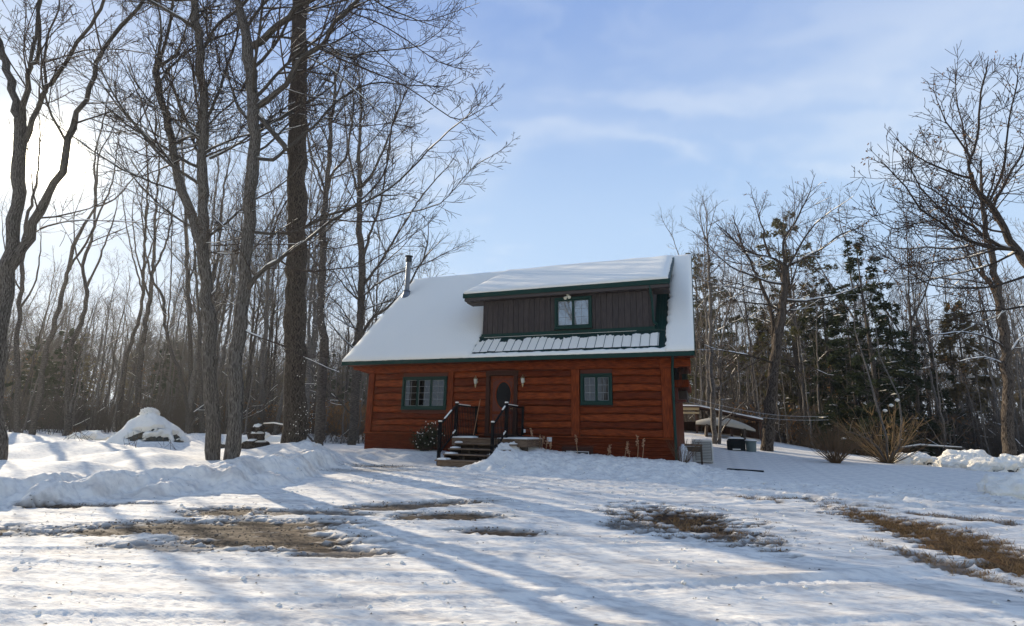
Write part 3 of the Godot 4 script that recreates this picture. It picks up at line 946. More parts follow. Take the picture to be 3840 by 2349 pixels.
	for x in [DW0 + 0.01, DW1 - 0.01]:
		# cheeks running back to the main roof
		var s := -1.0 if x < 7.0 else 1.0
		for o2 in [0.0, -0.1 * s]:
			mb.tri3(V(x + o2, dy0 - 0.1, DWZ - 0.02), V(x + o2, top, DWZ - 0.02), V(x + o2, roof_y(-3.6), -3.6), V(s if o2 == 0.0 else -s, 0, 0))
			mb.tri3(V(x + o2, top, DWZ - 0.02), V(x + o2, dormer_y(-3.6) - 0.1, -3.6), V(x + o2, roof_y(-3.6), -3.6), V(s if o2 == 0.0 else -s, 0, 0))
	mb.box(V((DW0 + DW1) * 0.5, (dy0 + top) * 0.5, -2.6), V(DW1 - DW0 - 0.3, top - dy0 + 0.4, 0.05), 0.001)
	var dw := part("dormer_wall", mb, M.siding0, H)
	px = DW0
	k2 = 0
	while px < DW1 - 0.02:
		var x1 := minf(px + 0.205, DW1)
		var off := Vector2(k2 * 1.37, k2 * 0.29)
		if x1 < 7.553 or px > 8.91:
			slab("siding_board", V(px + 0.004, dy0 - 0.05, DWZ - 0.03), V(x1 - 0.004, top, DWZ + 0.004 * (k2 % 2)), M["siding%d" % ((k2 * 7) % 3)], dw, 0.006, off)
		else:
			var lo_ok := px >= 7.553 and x1 <= 8.91
			for seg in [[dy0 - 0.05, 5.228], [6.382, top]]:
				slab("siding_board", V(px + 0.004, seg[0], DWZ - 0.03), V(x1 - 0.004, seg[1], DWZ + 0.004 * (k2 % 2)), M["siding%d" % ((k2 * 7) % 3)], dw, 0.006, off)
			if px < 7.553: slab("siding_board", V(px + 0.004, 5.23, DWZ - 0.03), V(7.552, 6.38, DWZ + 0.002), M.siding1, dw, 0.006, off)
			if x1 > 8.91: slab("siding_board", V(8.911, 5.23, DWZ - 0.03), V(x1 - 0.004, 6.38, DWZ + 0.002), M.siding1, dw, 0.006, off)
		px += 0.205
		k2 += 1
	slab("base_flashing", V(DW0 - 0.03, dy0 - 0.03, DWZ - 0.02), V(DW1 + 0.03, dy0 + 0.14, DWZ + 0.035), M.trim, dw, 0.008)
	slab("flashing_snow", V(DW0 + 0.1, dy0 - 0.0, DWZ + 0.03), V(DW1 - 0.6, dy0 + 0.012, DWZ + 0.05), M.snow, dw, 0.004)
	window_part(H, 7.553, 8.91, 5.232, 6.378, DWZ + 0.035, 2, 2, 3, "green two-sash dormer window")
	mb = MB.new()
	plate(mb, V(DR0, DE.x, DE.y), V(DR1, DE.x, DE.y), V(DR1, dormer_y(RIDGE.y), RIDGE.y), V(DR0, dormer_y(RIDGE.y), RIDGE.y), 0.11)
	var dr := part("dormer_roof", mb, M.metal_roof, H)
	slab("fascia", V(DR0 - 0.01, DE.x - 0.175, DE.y - 0.03), V(DR1 + 0.01, DE.x - 0.005, DE.y + 0.02), M.trim, dr, 0.008)
	slab("lower_fascia", V(DR0 + 0.05, DE.x - 0.29, DE.y - 0.06), V(DR1 - 0.03, DE.x - 0.172, DE.y - 0.015), M.soffit_dark, dr, 0.008)
	for x in [DR0 - 0.004, DR1 + 0.004]:
		mb = MB.new()
		var a := V(x, DE.x + 0.01, DE.y)
		var b := V(x, dormer_y(RIDGE.y) + 0.01, RIDGE.y)
		var dn := V(0, -0.17, 0)
		for s in [-1.0, 1.0]: mb.face(a + V(0.012 * s, 0, 0), b + V(0.012 * s, 0, 0), b + dn + V(0.012 * s, 0, 0), a + dn + V(0.012 * s, 0, 0), V(s, 0, 0))
		mb.face(a + V(0.012, 0, 0), b + V(0.012, 0, 0), b - V(0.012, 0, 0), a - V(0.012, 0, 0), Vector3.UP)
		part("rake_board", mb, M.trim, dr)
	part("snow_cover", snow_sheet(V(DR0, dormer_y(DE.y + 0.03), DE.y + 0.03), V(DR1 - 0.03, dormer_y(DE.y + 0.03), DE.y + 0.03), V(DR1 - 0.03, dormer_y(RIDGE.y), RIDGE.y), V(DR0 + 0.1, dormer_y(RIDGE.y), RIDGE.y), 0.10, 6.0, [0.03, 0.05, 0.0, 0.06]), M.roof_snow, dr)
	px = DR0 + 0.06
	k2 = 0
	while px < DR1 - 0.1:
		var sb := slab("soffit_board", V(px, DE.x - 0.30, DWZ + 0.01), V(minf(px + 0.186, DR1 - 0.05), DE.x - 0.285, DE.y - 0.062), M.soffit_dark if k2 % 2 == 0 else M.siding1, dr, 0.004)
		px += 0.2
		k2 += 1
	for q in [[DR0 + 0.05, DW0], [DW1, DR1 - 0.03]]:
		slab("soffit_return", V(q[0], DE.x - 0.32, -0.7), V(q[1], DE.x - 0.29, DWZ + 0.012), M.soffit_dark, dr, 0.004)
	# green flashing in the valley right of the dormer
	mb = MB.new()
	for q in 3:
		var x := 11.06 + q * 0.1
		plate(mb, V(x, roof_y(0.55) + 0.012, 0.55), V(x + 0.096, roof_y(0.55) + 0.012, 0.55), V(x + 0.096, roof_y(-3.0) + 0.012, -3.0), V(x, roof_y(-3.0) + 0.012, -3.0), 0.01)
		mb.box(V(x + 0.098, (roof_y(0.55) + roof_y(-3.0)) * 0.5 + 0.02, -1.225), V(0.012, 0.03, 5.0), 0.003, Basis(V(1, 0, 0), nn, sl))
	part("valley_flashing", mb, M.trim, H)
	# downspouts
	for dsp in [[V(10.94, 6.56, 0.08), V(10.96, 6.35, 0.05), V(10.99, 6.0, -0.10), V(11.0, 5.45, -0.10), V(11.03, 5.28, -0.04), V(11.12, 5.2, 0.06)], [V(11.60, 4.05, 0.70), V(11.60, 3.95, 0.45), V(11.56, 3.72, 0.17), V(11.555, 3.3, 0.165), V(11.555, 2.0, 0.165), V(11.555, 0.75, 0.165)]]:
		var pv := PackedVector3Array(dsp)
		var pr := PackedFloat32Array()
		for k in pv.size(): pr.append(0.042)
		mb = MB.new()
		mb.tube(pv, pr, 8, true)
		part("downspout", mb, M.trim, H)
	# floodlight under the dormer soffit
	mb = MB.new()
	mb.lathe([[0.0, 0.0], [0.06, 0.0], [0.06, 0.03], [0.0, 0.03]], V(8.07, 6.425, 0.0), 12)
	mb.tube(PackedVector3Array([V(8.07, 6.43, 0.0), V(8.07, 6.36, 0.02)]), PackedFloat32Array([0.02, 0.02]), 8)
	var fl := part("floodlight", mb, M.cream, H)
	for s in [-1.0, 1.0]:
		mb = MB.new()
		mb.lathe([[0.0, -0.09], [0.03, -0.085], [0.04, -0.02], [0.062, 0.05], [0.058, 0.06], [0.0, 0.055]], V(8.07 + 0.055 * s, 6.34 + 0.012 * s, 0.06), 12, Basis(Vector3.UP, 0.5 * s) * Basis(Vector3.RIGHT, 2.2))
		part("lamp_head", mb, M.cream, fl)
	# stove pipe
	var cx := -0.45
	var cz := -2.95
	mb = MB.new()
	mb.lathe([[0.115, -0.5], [0.115, 1.82], [0.0, 1.82]], V(cx, 7.75, cz), 16)
	var ch := part("stove_pipe", mb, M.galvanised, H)
	mb = MB.new()
	mb.lathe([[0.26, -0.32], [0.24, -0.05], [0.13, 0.26], [0.12, 0.28]], V(cx, 7.72, cz), 16)
	part("flashing_cone", mb, M.galvanised, ch)
	mb = MB.new()
	mb.lathe([[0.118, 0.0], [0.17, -0.02], [0.175, -0.005], [0.12, 0.05]], V(cx, 7.98, cz), 16)
	part("storm_collar", mb, M.galvanised, ch)
	mb = MB.new()
	mb.lathe([[0.12, -0.22], [0.15, -0.20], [0.15, -0.02], [0.135, 0.0], [0.135, 0.05], [0.19, 0.06], [0.19, 0.09], [0.05, 0.14], [0.0, 0.14]], V(cx, 9.62, cz), 16)
	part("pipe_cap", mb, M.cap_metal, ch)
	# balcony on the right gable, seen edge on
	mb = MB.new()
	mb.box(V(11.73, 3.40, -3.4), V(0.5, 0.26, 3.0), 0.01)
	var bal := part("side_balcony", mb, M.log0, H)
	slab("top_rail", V(11.48, 4.06, -4.9), V(12.0, 4.34, -1.9), M.log1, bal, 0.01)
	slab("back_panel", V(11.49, 3.54, -4.9), V(11.53, 4.05, -2.0), M.black_metal, bal, 0.004)
	for k in 9:
		slab("slat", V(11.55 + k * 0.047, 3.535, -1.96), V(11.575 + k * 0.047, 4.055, -1.93), M.black_metal, bal, 0.003)
	slab("brace", V(11.5, 2.8, -2.1), V(11.6, 3.26, -1.98), M.dark_red, bal, 0.006)
	slab("under_rail", V(11.48, 2.76, -2.3), V(11.86, 2.84, -2.0), M.dark_red, bal, 0.006)
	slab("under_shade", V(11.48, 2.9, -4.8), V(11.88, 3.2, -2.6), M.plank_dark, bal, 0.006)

# ---------------------------------------------------------------- entry steps
func build_steps() -> void:
	var S := thing("entry_steps", "brown plank entry steps with black metal railings before the door", "steps", V(5.85, 0, 1.6))
	var o := S.position
	var treads := [[0.746, 3.312, 2.86, 4.785, 6.843], [0.905, 2.90, 2.50, 4.85, 6.78], [1.065, 2.52, 2.12, 4.82, 6.85], [1.222, 2.14, 1.80, 4.80, 6.90]]
	for i in 4:
		var t: Array = treads[i]
		var half: float = (t[1] - t[2]) * 0.5
		for k in 2:
			var za: float = t[1] - k * half
			slab("tread_board", V(t[3], t[0] - 0.038, za - half + 0.008) - o, V(t[4], t[0], za) - o, M.plank, S, 0.006, Vector2(i, k * 0.3))
	slab("riser_board", V(4.86, 0.50, 3.22) - o, V(6.74, 0.705, 3.262) - o, M.plank, S, 0.006, Vector2(3, 1.3))
	for x in [4.86, 5.50, 6.16, 6.74]:
		var mb := MB.new()
		for i in 4:
			var t: Array = treads[i]
			mb.box(V(x, (t[0] - 0.04 + 0.3) * 0.5, t[1] - 0.28) - o, V(0.04, t[0] - 0.34, 0.38), 0.004)
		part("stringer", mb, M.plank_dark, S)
	# deck
	for k in 11:
		var za := 1.803 - k * 0.155
		slab("deck_board", V(4.544, 1.342, za - 0.147) - o, V(7.215, 1.38, za) - o, M.plank, S, 0.006, Vector2(k * 0.7, k * 0.2))
	slab("rim_board", V(4.58, 1.14, 1.74) - o, V(6.35, 1.338, 1.778) - o, M.plank, S, 0.006, Vector2(9, 2))
	slab("rim_board", V(6.356, 1.14, 1.742) - o, V(7.19, 1.338, 1.78) - o, M.plank, S, 0.006, Vector2(4, 3))
	slab("end_board", V(7.15, 1.14, 0.12) - o, V(7.19, 1.338, 1.74) - o, M.plank, S, 0.006)
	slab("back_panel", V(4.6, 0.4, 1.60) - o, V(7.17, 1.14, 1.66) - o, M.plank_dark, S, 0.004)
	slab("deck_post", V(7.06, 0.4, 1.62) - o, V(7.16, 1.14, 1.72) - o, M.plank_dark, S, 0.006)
	# railings
	for x in [4.676, 6.449]:
		for p in [[2.84, 0.55, 1.84], [1.70, 1.38, 2.48], [0.06, 1.38, 2.46]]:
			slab("rail_post", V(x - 0.045, p[1] - 0.1, p[0] - 0.045) - o, V(x + 0.045, p[2], p[0] + 0.045) - o, M.black_metal, S, 0.006)
			slab("post_cap", V(x - 0.055, p[2], p[0] - 0.055) - o, V(x + 0.055, p[2] + 0.025, p[0] + 0.055) - o, M.black_metal, S, 0.008)
		slab("top_rail", V(x - 0.03, 2.41, 0.105) - o, V(x + 0.03, 2.46, 1.655) - o, M.black_metal, S, 0.01)
		slab("bottom_rail", V(x - 0.02, 1.45, 0.105) - o, V(x + 0.02, 1.49, 1.655) - o, M.black_metal, S, 0.006)
		for k in 11:
			slab("baluster", V(x - 0.010, 1.49, 0.19 + k * 0.13) - o, V(x + 0.010, 2.41, 0.21 + k * 0.13) - o, M.black_metal, S, 0.003)
		var a := V(x, 1.79, 2.80)
		var b := V(x, 2.43, 1.74)
		for h in [[0.0, 0.03], [-0.86, 0.02]]:
			var mb := MB.new()
			var d := (b - a).normalized()
			var bas := Basis(V(1, 0, 0), d.cross(V(1, 0, 0)).normalized(), d)
			mb.box((a + b) * 0.5 + V(0, h[0], 0) - o, V(h[1] * 2.0, 0.05, (b - a).length()), 0.006, bas)
			part("sloping_rail", mb, M.black_metal, S)
		for k in 8:
			var q := (k + 0.7) / 8.6
			var p := a.lerp(b, q)
			slab("baluster", V(x - 0.010, p.y - 0.86, p.z - 0.010) - o, V(x + 0.010, p.y - 0.02, p.z + 0.010) - o, M.black_metal, S, 0.003)
		# snow on the rails
		var mb := MB.new()
		mb.box(V(x, 2.525, 1.70) - o, V(0.10, 0.055, 0.10), 0.03)
		mb.box(V(x, 2.475, 1.15) - o, V(0.06, 0.03, 1.0), 0.014)
		mb.box(V(x, 1.885, 2.84) - o, V(0.10, 0.05, 0.10), 0.026)
		var d2 := (b - a).normalized()
		mb.box(a.lerp(b, 0.45 if x < 5.0 else 0.8) + V(0, 0.04, 0) - o, V(0.055, 0.035, 0.55 if x < 5.0 else 0.25), 0.016, Basis(V(1, 0, 0), d2.cross(V(1, 0, 0)).normalized(), d2))
		mb.box(a.lerp(b, 0.9) + V(0, -0.80, 0) - o, V(0.05, 0.05, 0.22), 0.02, Basis(V(1, 0, 0), d2.cross(V(1, 0, 0)).normalized(), d2))
		part("rail_snow", mb, M.snow, S)
	part("deck_snow", snow_sheet(V(4.56, 1.381, 1.795) - o, V(5.35, 1.381, 1.795) - o, V(5.3, 1.381, 1.2) - o, V(4.6, 1.381, 0.3) - o, 0.05, 11.0, [0.04, 0.2, 0.1, 0.0]), M.snow, S)
	part("deck_snow", snow_sheet(V(6.15, 1.381, 1.795) - o, V(7.2, 1.381, 1.795) - o, V(7.2, 1.381, 0.2) - o, V(6.4, 1.381, 0.2) - o, 0.05, 12.0, [0.04, 0.0, 0.1, 0.15]), M.snow, S)
	for i in 4:
		var t: Array = treads[i]
		for sgm in [[t[3], t[3] + 0.38 - 0.05 * i], [t[4] - 0.3, t[4]]]:
			part("tread_snow", snow_sheet(V(sgm[0], t[0] + 0.001, t[1] - 0.03) - o, V(sgm[1], t[0] + 0.001, t[1] - 0.03) - o, V(sgm[1], t[0] + 0.001, t[2]) - o, V(sgm[0], t[0] + 0.001, t[2]) - o, 0.05, 20.0 + i + sgm[0], [0.05, 0.1, 0.0, 0.1]), M.snow, S)

# ---------------------------------------------------------------- yard
func boulder(called: String, label: String, at: Vector3, size: Vector3, seed_: float, bare_side: float, group := "", cone := 0.0, skew := 0.0, low := 0.0, spots := []) -> Node3D:
	# a rock under snow: the stone shows low on the sides, the snow lies over it
	var t := thing(called, label, "rock", at, group)
	var n := 76
	for pass_ in 2:
		var mb := MB.new()
		var f := func(i: int, j: int) -> Vector3:
			var a := TAU * i / (n - 1)
			var q := j / 39.0
			var el := q * PI * 0.5
			var wide := lerpf(cos(el), 1.0 - sin(el), cone)
			var d := V(cos(a) * wide, sin(el), sin(a) * wide)
			var e := V(cos(a) * cos(el), sin(el), sin(a) * cos(el))
			var calm := 0.45 if cone > 0.3 else 1.0
			var r := 1.0 + calm * 0.20 * nz1.get_noise_3d(e.x * 1.1 + seed_, e.y * 1.1, e.z * 1.1) + calm * 0.13 * nz2.get_noise_3d(e.x * 2.4, e.y * 2.4 + seed_, e.z * 2.4)
			var flare := 1.0 + 0.30 * pow(1.0 - q, 4.0) * (1.0 if cone > 0.3 else 0.25)
			if pass_ == 0:
				r = (r - 0.015 + 0.07 * nz2.get_noise_3d(e.x * 5.0, e.y * 5.0, e.z * 5.0 + seed_))
				return V((d.x * r * flare + skew * d.y) * size.x, d.y * size.y * r - 0.12, d.z * size.z * r * flare)
			# snow: thick on top, broken where it has slid off the side towards the drive
			var hole := nz2.get_noise_3d(e.x * 1.7 + 7.0, e.y * 4.2 + seed_ * 2.0, e.z * 1.7) * 1.2 + nz2.get_noise_3d(e.x * 6.0, e.y * 9.0, e.z * 6.0 + seed_) * 0.45
			var facing := sm(0.1, 0.6, e.z * 0.7 + e.x * 0.65)
			var band := sm(0.05, 0.2, d.y) * sm(0.66, 0.4, d.y)
			var k := 0.09 * (0.5 + d.y) + 0.03 + 0.05 * calm * nz2.get_noise_3d(e.x * 4.0 + seed_, e.y * 4.0, e.z * 4.0)
			k -= bare_side * band * facing * sm(-0.06, 0.08, hole) * 0.36
			for h in spots:   # where bare stone shows
				var qa: float = wrapf(rad_to_deg(a) - h[0], -180.0, 180.0) / h[2]
				var qq: float = Vector2(qa, (d.y - h[1]) / h[3]).length() + 0.5 * nz2.get_noise_3d(e.x * 5.0, e.y * 7.0, e.z * 5.0)
				k -= 0.20 * sm(1.12, 0.92, qq)
			k -= low * sm(0.36, 0.18, d.y) * sm(-0.2, 0.5, e.z - e.x * 0.5) * sm(-0.25, 0.15, hole) * 0.32
			return V(d.x * (size.x * r + k) * flare + skew * d.y * size.x, d.y * size.y * r - 0.1 + k * 0.9 - 0.25 * pow(1.0 - q, 5.0), d.z * (size.z * r + k) * flare)
		mb.grid(n, 40, f, true)
		part("stone" if pass_ == 0 else "snow_cap", mb, M.stone if pass_ == 0 else M.snow, t)
	return t
func gy(x: float, z: float) -> float: return height(x, z)
func stick(mb: MB, a: Vector3, b: Vector3, r0: float, r1: float, bend := 0.1, n := 5, sides := 4) -> void:
	var p := PackedVector3Array()
	var r := PackedFloat32Array()
	var w := rv() * bend * (b - a).length()
	for i in n:
		var q := float(i) / (n - 1)
		p.append(a.lerp(b, q) + w * sin(q * PI)); r.append(lerpf(r0, r1, q))
	mb.tube(p, r, sides)
func fan_shrub(t: Node3D, count: int, h: float, spread: float, m: Material, r: float, side: int, called := "stem") -> void:
	# stems fanning out of one root, each forking into twigs
	var mb := MB.new()
	for k in count:
		var az := rf(0, TAU)
		var out := sqrt(rng.randf()) * spread
		var tip := V(cos(az) * out, h * rf(0.7, 1.0) * sqrt(maxf(0.15, 1.0 - 0.55 * pow(out / spread, 2.0))), sin(az) * out)
		var root := V(cos(az), 0, sin(az)) * rf(0.0, 0.10)
		stick(mb, root, tip, r * rf(0.7, 1.2), r * 0.35, 0.06, 6, 4)
		for f in side:
			var q := rf(0.3, 0.95)
			var b := root.lerp(tip, q)
			stick(mb, b, b + (tip.normalized() + rv() * 0.7).normalized() * h * rf(0.12, 0.32), r * 0.4, r * 0.2, 0.08, 3, 3)
	part(called, mb, m, t)
func build_yard() -> void:
	# the big snowy boulder on the left field, a flat stone on its top
	var b := boulder("big_boulder", "large snow covered boulder with dark stone showing, in the left field", V(-6.25, gy(-6.6, 4.0) - 0.1, 4.0), V(1.2, 0.98, 1.0), 3.0, 0.0, "", 0.62, -0.2, 0.0, [[82, 0.33, 13, 0.10], [48, 0.27, 19, 0.11], [8, 0.36, 10, 0.07], [12, 0.20, 9, 0.08], [68, 0.48, 20, 0.03], [42, 0.53, 15, 0.025], [88, 0.50, 10, 0.02]])
	b.rotation.y = 0.3
	boulder("capstone", "flat dark stone with a snow cap sitting on top of the big boulder", V(-6.55, gy(-6.6, 4.0) + 0.90, 4.05), V(0.22, 0.14, 0.18), 8.0, 0.0, "", 0.0, 0.0, 0.8)
	boulder("low_stone", "low snow heaped stone left of the big boulder", V(-9.4, gy(-9.4, 4.1) - 0.05, 4.1), V(0.8, 0.42, 0.6), 5.0, 0.7)
	# heap of log and stones between the trunks
	var lg := thing("fallen_log", "thick snow covered log lying behind the twin trunks", "log", V(-3.2, gy(-3.2, 1.8) + 0.25, 1.8))
	var mb := MB.new()
	var ax := V(0.93, 0.02, -0.36)
	mb.tube(PackedVector3Array([-ax * 1.5, -ax * 0.5, ax * 0.5, ax * 1.5]), PackedFloat32Array([0.36, 0.37, 0.35, 0.33]), 14, true)
	part("trunk", mb, M.bark_dark, lg)
	mb = MB.new()
	mb.tube(PackedVector3Array([-ax * 1.48 + V(0, 0.10, 0), -ax * 0.5 + V(0, 0.13, 0), ax * 0.5 + V(0, 0.12, 0), ax * 1.48 + V(0, 0.1, 0)]), PackedFloat32Array([0.33, 0.38, 0.36, 0.30]), 14, true)
	part("snow_cap", mb, M.snow, lg)
	boulder("cap_stone", "small dark stone with snow lying on the fallen log", V(-3.35, gy(-3.2, 1.8) + 0.60, 1.9), V(0.34, 0.2, 0.26), 9.0, 0.3)
	var st := thing("tree_stump", "dark rotten stump with snow ledges right of the twin trunks", "stump", V(-1.1, gy(-1.1, 4.35) - 0.1, 4.35))
	mb = MB.new()
	mb.lathe([[0.42, 0.0], [0.34, 0.16], [0.30, 0.26], [0.20, 0.34], [0.22, 0.52], [0.15, 0.58], [0.17, 0.72], [0.08, 0.80], [0.0, 0.80]], Vector3.ZERO, 11)
	for k in mb.v.size(): mb.v[k] += Vector3(nz1.get_noise_2d(mb.v[k].y * 4.0, mb.v[k].x * 5.0) * 0.12, 0, nz1.get_noise_2d(mb.v[k].z * 5.0, mb.v[k].y * 4.0) * 0.1)
	part("wood", mb, M.bark_dark, st)
	mb = MB.new()
	mb.lathe([[0.31, 0.255], [0.29, 0.31], [0.2, 0.35], [0.1, 0.36]], Vector3.ZERO, 11)
	mb.lathe([[0.21, 0.52], [0.19, 0.565], [0.1, 0.60]], Vector3.ZERO, 11)
	mb.lathe([[0.15, 0.72], [0.12, 0.80], [0.0, 0.84]], Vector3.ZERO, 11)
	part("snow_ledge", mb, M.snow, st)
	boulder("log_end_stone", "snow covered stone beside the stump", V(-0.55, gy(-0.5, 3.0) - 0.05, 2.7), V(0.55, 0.5, 0.45), 14.0, 1.0)
	var cb := thing("fallen_branch", "curved snow dusted branch arching beside the big trunk", "branch", V(-2.6, gy(-2.6, 1.5), 1.5))
	mb = MB.new()
	mb.tube(PackedVector3Array([V(-1.2, 1.15, 0), V(-0.6, 1.17, 0), V(0.2, 1.05, -0.1), V(0.9, 0.75, -0.2), V(1.5, 0.2, -0.3)]), PackedFloat32Array([0.015, 0.03, 0.035, 0.035, 0.04]), 6)
	part("wood", mb, M.bark_wood, cb)
	mb = MB.new()
	mb.tube(PackedVector3Array([V(-1.1, 1.18, 0), V(-0.6, 1.20, 0), V(0.2, 1.09, -0.1), V(0.8, 0.83, -0.2)]), PackedFloat32Array([0.02, 0.035, 0.035, 0.02]), 6)
	part("snow_cap", mb, M.snow, cb)
	# weeds in the left field
	for w in [[-5.0, 5.6, 0.55, "dry weed stalks leaning in the snow before the big boulder"], [-4.2, 4.9, 0.4, "short dry weeds right of the big boulder"], [-8.6, 4.7, 0.4, "dry weed stalks beside the low stone"], [-7.6, 5.8, 0.5, "thin weed stalks standing left before the big boulder"], [-3.4, 4.0, 0.45, "dark dead weed tuft at the right foot of the big boulder"]]:
		var t := thing("dry_weed", w[3], "weed", V(w[0], gy(w[0], w[1]), w[1]), "dry weeds in the left field")
		mb = MB.new()
		for k in 6: stick(mb, V(rf(-0.5, 0.5), -0.05, rf(-0.2, 0.2)), V(rf(-0.6, 0.6), w[2] * rf(0.5, 1.0), rf(-0.2, 0.2)), 0.008, 0.004, 0.1, 4, 3)
		part("stalk", mb, M.twig_brown, t)
	# right side: drifted rock at the drive's edge and the boulders along the wood
	boulder("drift_rock", "big rock under lumpy snow at the right edge of the drive", V(18.95, gy(18.8, 3.6) - 0.08, 3.6), V(1.0, 0.6, 0.75), 21.0, 0.5, "", 0.0, 0.0, 1.0)
	var rk := [[20.1, -7.6, 0.9, 0.45, "snow covered boulder behind the multi-stemmed shrub, first of the row"], [21.0, -6.4, 0.7, 0.40, "small snow covered boulder low in the row by the wood"], [21.6, -7.4, 0.95, 0.62, "grey topped boulder standing highest in the boulder row"], [21.3, -4.6, 0.7, 0.42, "dark sided boulder at the front of the boulder row"], [22.6, -6.0, 0.8, 0.5, "broad snow covered boulder at the right end of the row"], [23.6, -3.6, 1.0, 0.75, "dark boulder under snow at the far right edge of the yard"]]
	for r in rk: boulder("boulder", r[4], V(r[0], gy(r[0], r[1]) - 0.05, r[1]), V(r[2], r[3], r[2] * 0.8), r[0] * 3.0, 0.7, "boulders along the right wood edge", 0.2, 0.0, 0.7)
	# heat pump beside the house
	var hx := 12.3
	var hz := -2.4
	var hp := thing("heat_pump", "beige heat pump with louvred front at the house's right wall", "heat pump", V(hx, gy(hx, hz) + 0.02, hz))
	slab("casing", V(-0.34, 0, -0.17), V(0.34, 0.74, 0.17), M.beige_metal, hp, 0.025)
	for k in 11: slab("louvre", V(-0.22, 0.10 + k * 0.052, 0.165), V(0.28, 0.13 + k * 0.052, 0.19), M.beige_metal, hp, 0.006)
	slab("grille_back", V(-0.24, 0.08, 0.168), V(0.30, 0.68, 0.176), M.beige_dark, hp, 0.002)
	part("snow_cap", snow_sheet(V(-0.34, 0.742, 0.17), V(0.34, 0.742, 0.17), V(0.34, 0.742, -0.17), V(-0.34, 0.742, -0.17), 0.05, 3.0), M.snow, hp)
	var bx := 11.98
	var bz := -1.15
	var be := thing("wooden_bench", "small weathered wooden bench between house corner and heat pump", "bench", V(bx, gy(bx, bz), bz))
	slab("top_board", V(-0.32, 0.62, -0.22), V(0.34, 0.68, 0.0), M.plank, be, 0.01)
	slab("top_board", V(-0.32, 0.62, 0.01), V(0.34, 0.68, 0.22), M.plank, be, 0.01)
	for sx in [-0.28, 0.30]:
		for sz in [-0.17, 0.17]: slab("leg", V(sx - 0.03, -0.2, sz - 0.03), V(sx + 0.03, 0.62, sz + 0.03), M.plank_dark, be, 0.006)
	slab("rail", V(-0.28, 0.44, 0.16), V(0.30, 0.60, 0.19), M.plank_dark, be, 0.006)
	var jug := thing("white_tank", "white rounded tank standing against the house corner", "tank", V(11.72, gy(11.72, -0.7), -0.7))
	mb = MB.new()
	mb.lathe([[0.12, 0.0], [0.15, 0.03], [0.15, 0.42], [0.12, 0.52], [0.06, 0.57], [0.05, 0.62], [0.0, 0.62]], Vector3.ZERO, 14)
	part("body", mb, M.white_plastic, jug)
	# black compost bin and grey pail
	var cx := 13.62
	var cz := -7.5
	var cp := thing("compost_bin", "black plastic compost bin with snow on its lid", "compost bin", V(cx, gy(cx, cz) - 0.03, cz))
	mb = MB.new()
	mb.box(V(0, 0.22, 0), V(0.72, 0.46, 0.6), 0.05)
	mb.box(V(0, 0.44, 0), V(0.62, 0.10, 0.54), 0.03)
	part("body", mb, M.black_plastic, cp)
	slab("hatch", V(-0.18, 0.03, 0.29), V(0.18, 0.26, 0.33), M.black_plastic, cp, 0.01)
	slab("hatch_snow", V(-0.16, 0.03, 0.31), V(0.16, 0.08, 0.42), M.snow, cp, 0.02)
	part("snow_cap", snow_sheet(V(-0.32, 0.49, 0.27), V(0.32, 0.49, 0.27), V(0.32, 0.49, -0.27), V(-0.32, 0.49, -0.27), 0.06, 5.0), M.snow, cp)
	var pl := thing("grey_pail", "grey green pail with snow on top beside the compost bin", "pail", V(14.2, gy(14.2, -7.3) - 0.02, -7.3))
	mb = MB.new()
	mb.lathe([[0.19, 0.0], [0.22, 0.42], [0.24, 0.42], [0.24, 0.46], [0.0, 0.46]], Vector3.ZERO, 18)
	part("body", mb, M.green_grey, pl)
	mb = MB.new()
	mb.lathe([[0.23, 0.46], [0.21, 0.50], [0.1, 0.53], [0.0, 0.53]], Vector3.ZERO, 18)
	part("snow_cap", mb, M.snow, pl)
	# lean-to shed and the boat stored under it
	var sx0 := 11.0
	var sz0 := -13.6
	var sy := gy(12.6, -13.4)
	var sh := thing("lean_to_shed", "open lean-to shed with snowy sloping roof behind the house", "shed", V(sx0, sy, sz0))
	for p in [[0.05, 1.38], [0.95, 1.36], [2.7, 0.98], [4.15, 0.70]]:
		slab("post", V(p[0] - 0.06, -0.9, -0.06), V(p[0] + 0.06, p[1], 0.06), M.shed_wood, sh, 0.008)
		slab("post", V(p[0] - 0.06, -0.9, -2.46), V(p[0] + 0.06, p[1], -2.34), M.shed_wood, sh, 0.008)
	slab("back_wall", V(0.0, -0.9, -2.34), V(4.2, 0.72, -2.28), M.shed_wood, sh, 0.004)
	slab("end_wall", V(0.0, -0.6, -2.3), V(0.05, 1.3, -0.1), M.shed_wood, sh, 0.004)
	slab("fascia", V(-0.15, 1.30, 0.12), V(1.12, 1.50, 0.17), M.new_wood, sh, 0.01)
	slab("lower_fascia", V(-0.1, 1.10, 0.09), V(1.12, 1.20, 0.12), M.new_wood, sh, 0.01)
	mb = MB.new()
	plate(mb, V(-0.15, 1.52, 0.25), V(1.12, 1.50, 0.25), V(1.12, 1.50, -2.6), V(-0.15, 1.52, -2.6), 0.06)
	plate(mb, V(1.12, 1.50, 0.25), V(4.4, 0.78, 0.25), V(4.4, 0.78, -2.6), V(1.12, 1.50, -2.6), 0.06)
	part("roof", mb, M.shed_wood, sh)
	part("snow_cover", snow_sheet(V(-0.15, 1.525, 0.27), V(1.14, 1.505, 0.27), V(1.14, 1.505, -2.6), V(-0.15, 1.525, -2.6), 0.07, 1.0), M.snow, sh)
	part("snow_cover", snow_sheet(V(1.12, 1.505, 0.27), V(4.4, 0.785, 0.27), V(4.4, 0.785, -2.6), V(1.12, 1.505, -2.6), 0.07, 2.0), M.snow, sh)
	var bt := thing("upturned_boat", "tan upturned boat on trestles before the shed", "boat", V(13.3, gy(13.3, -12.4), -12.4))
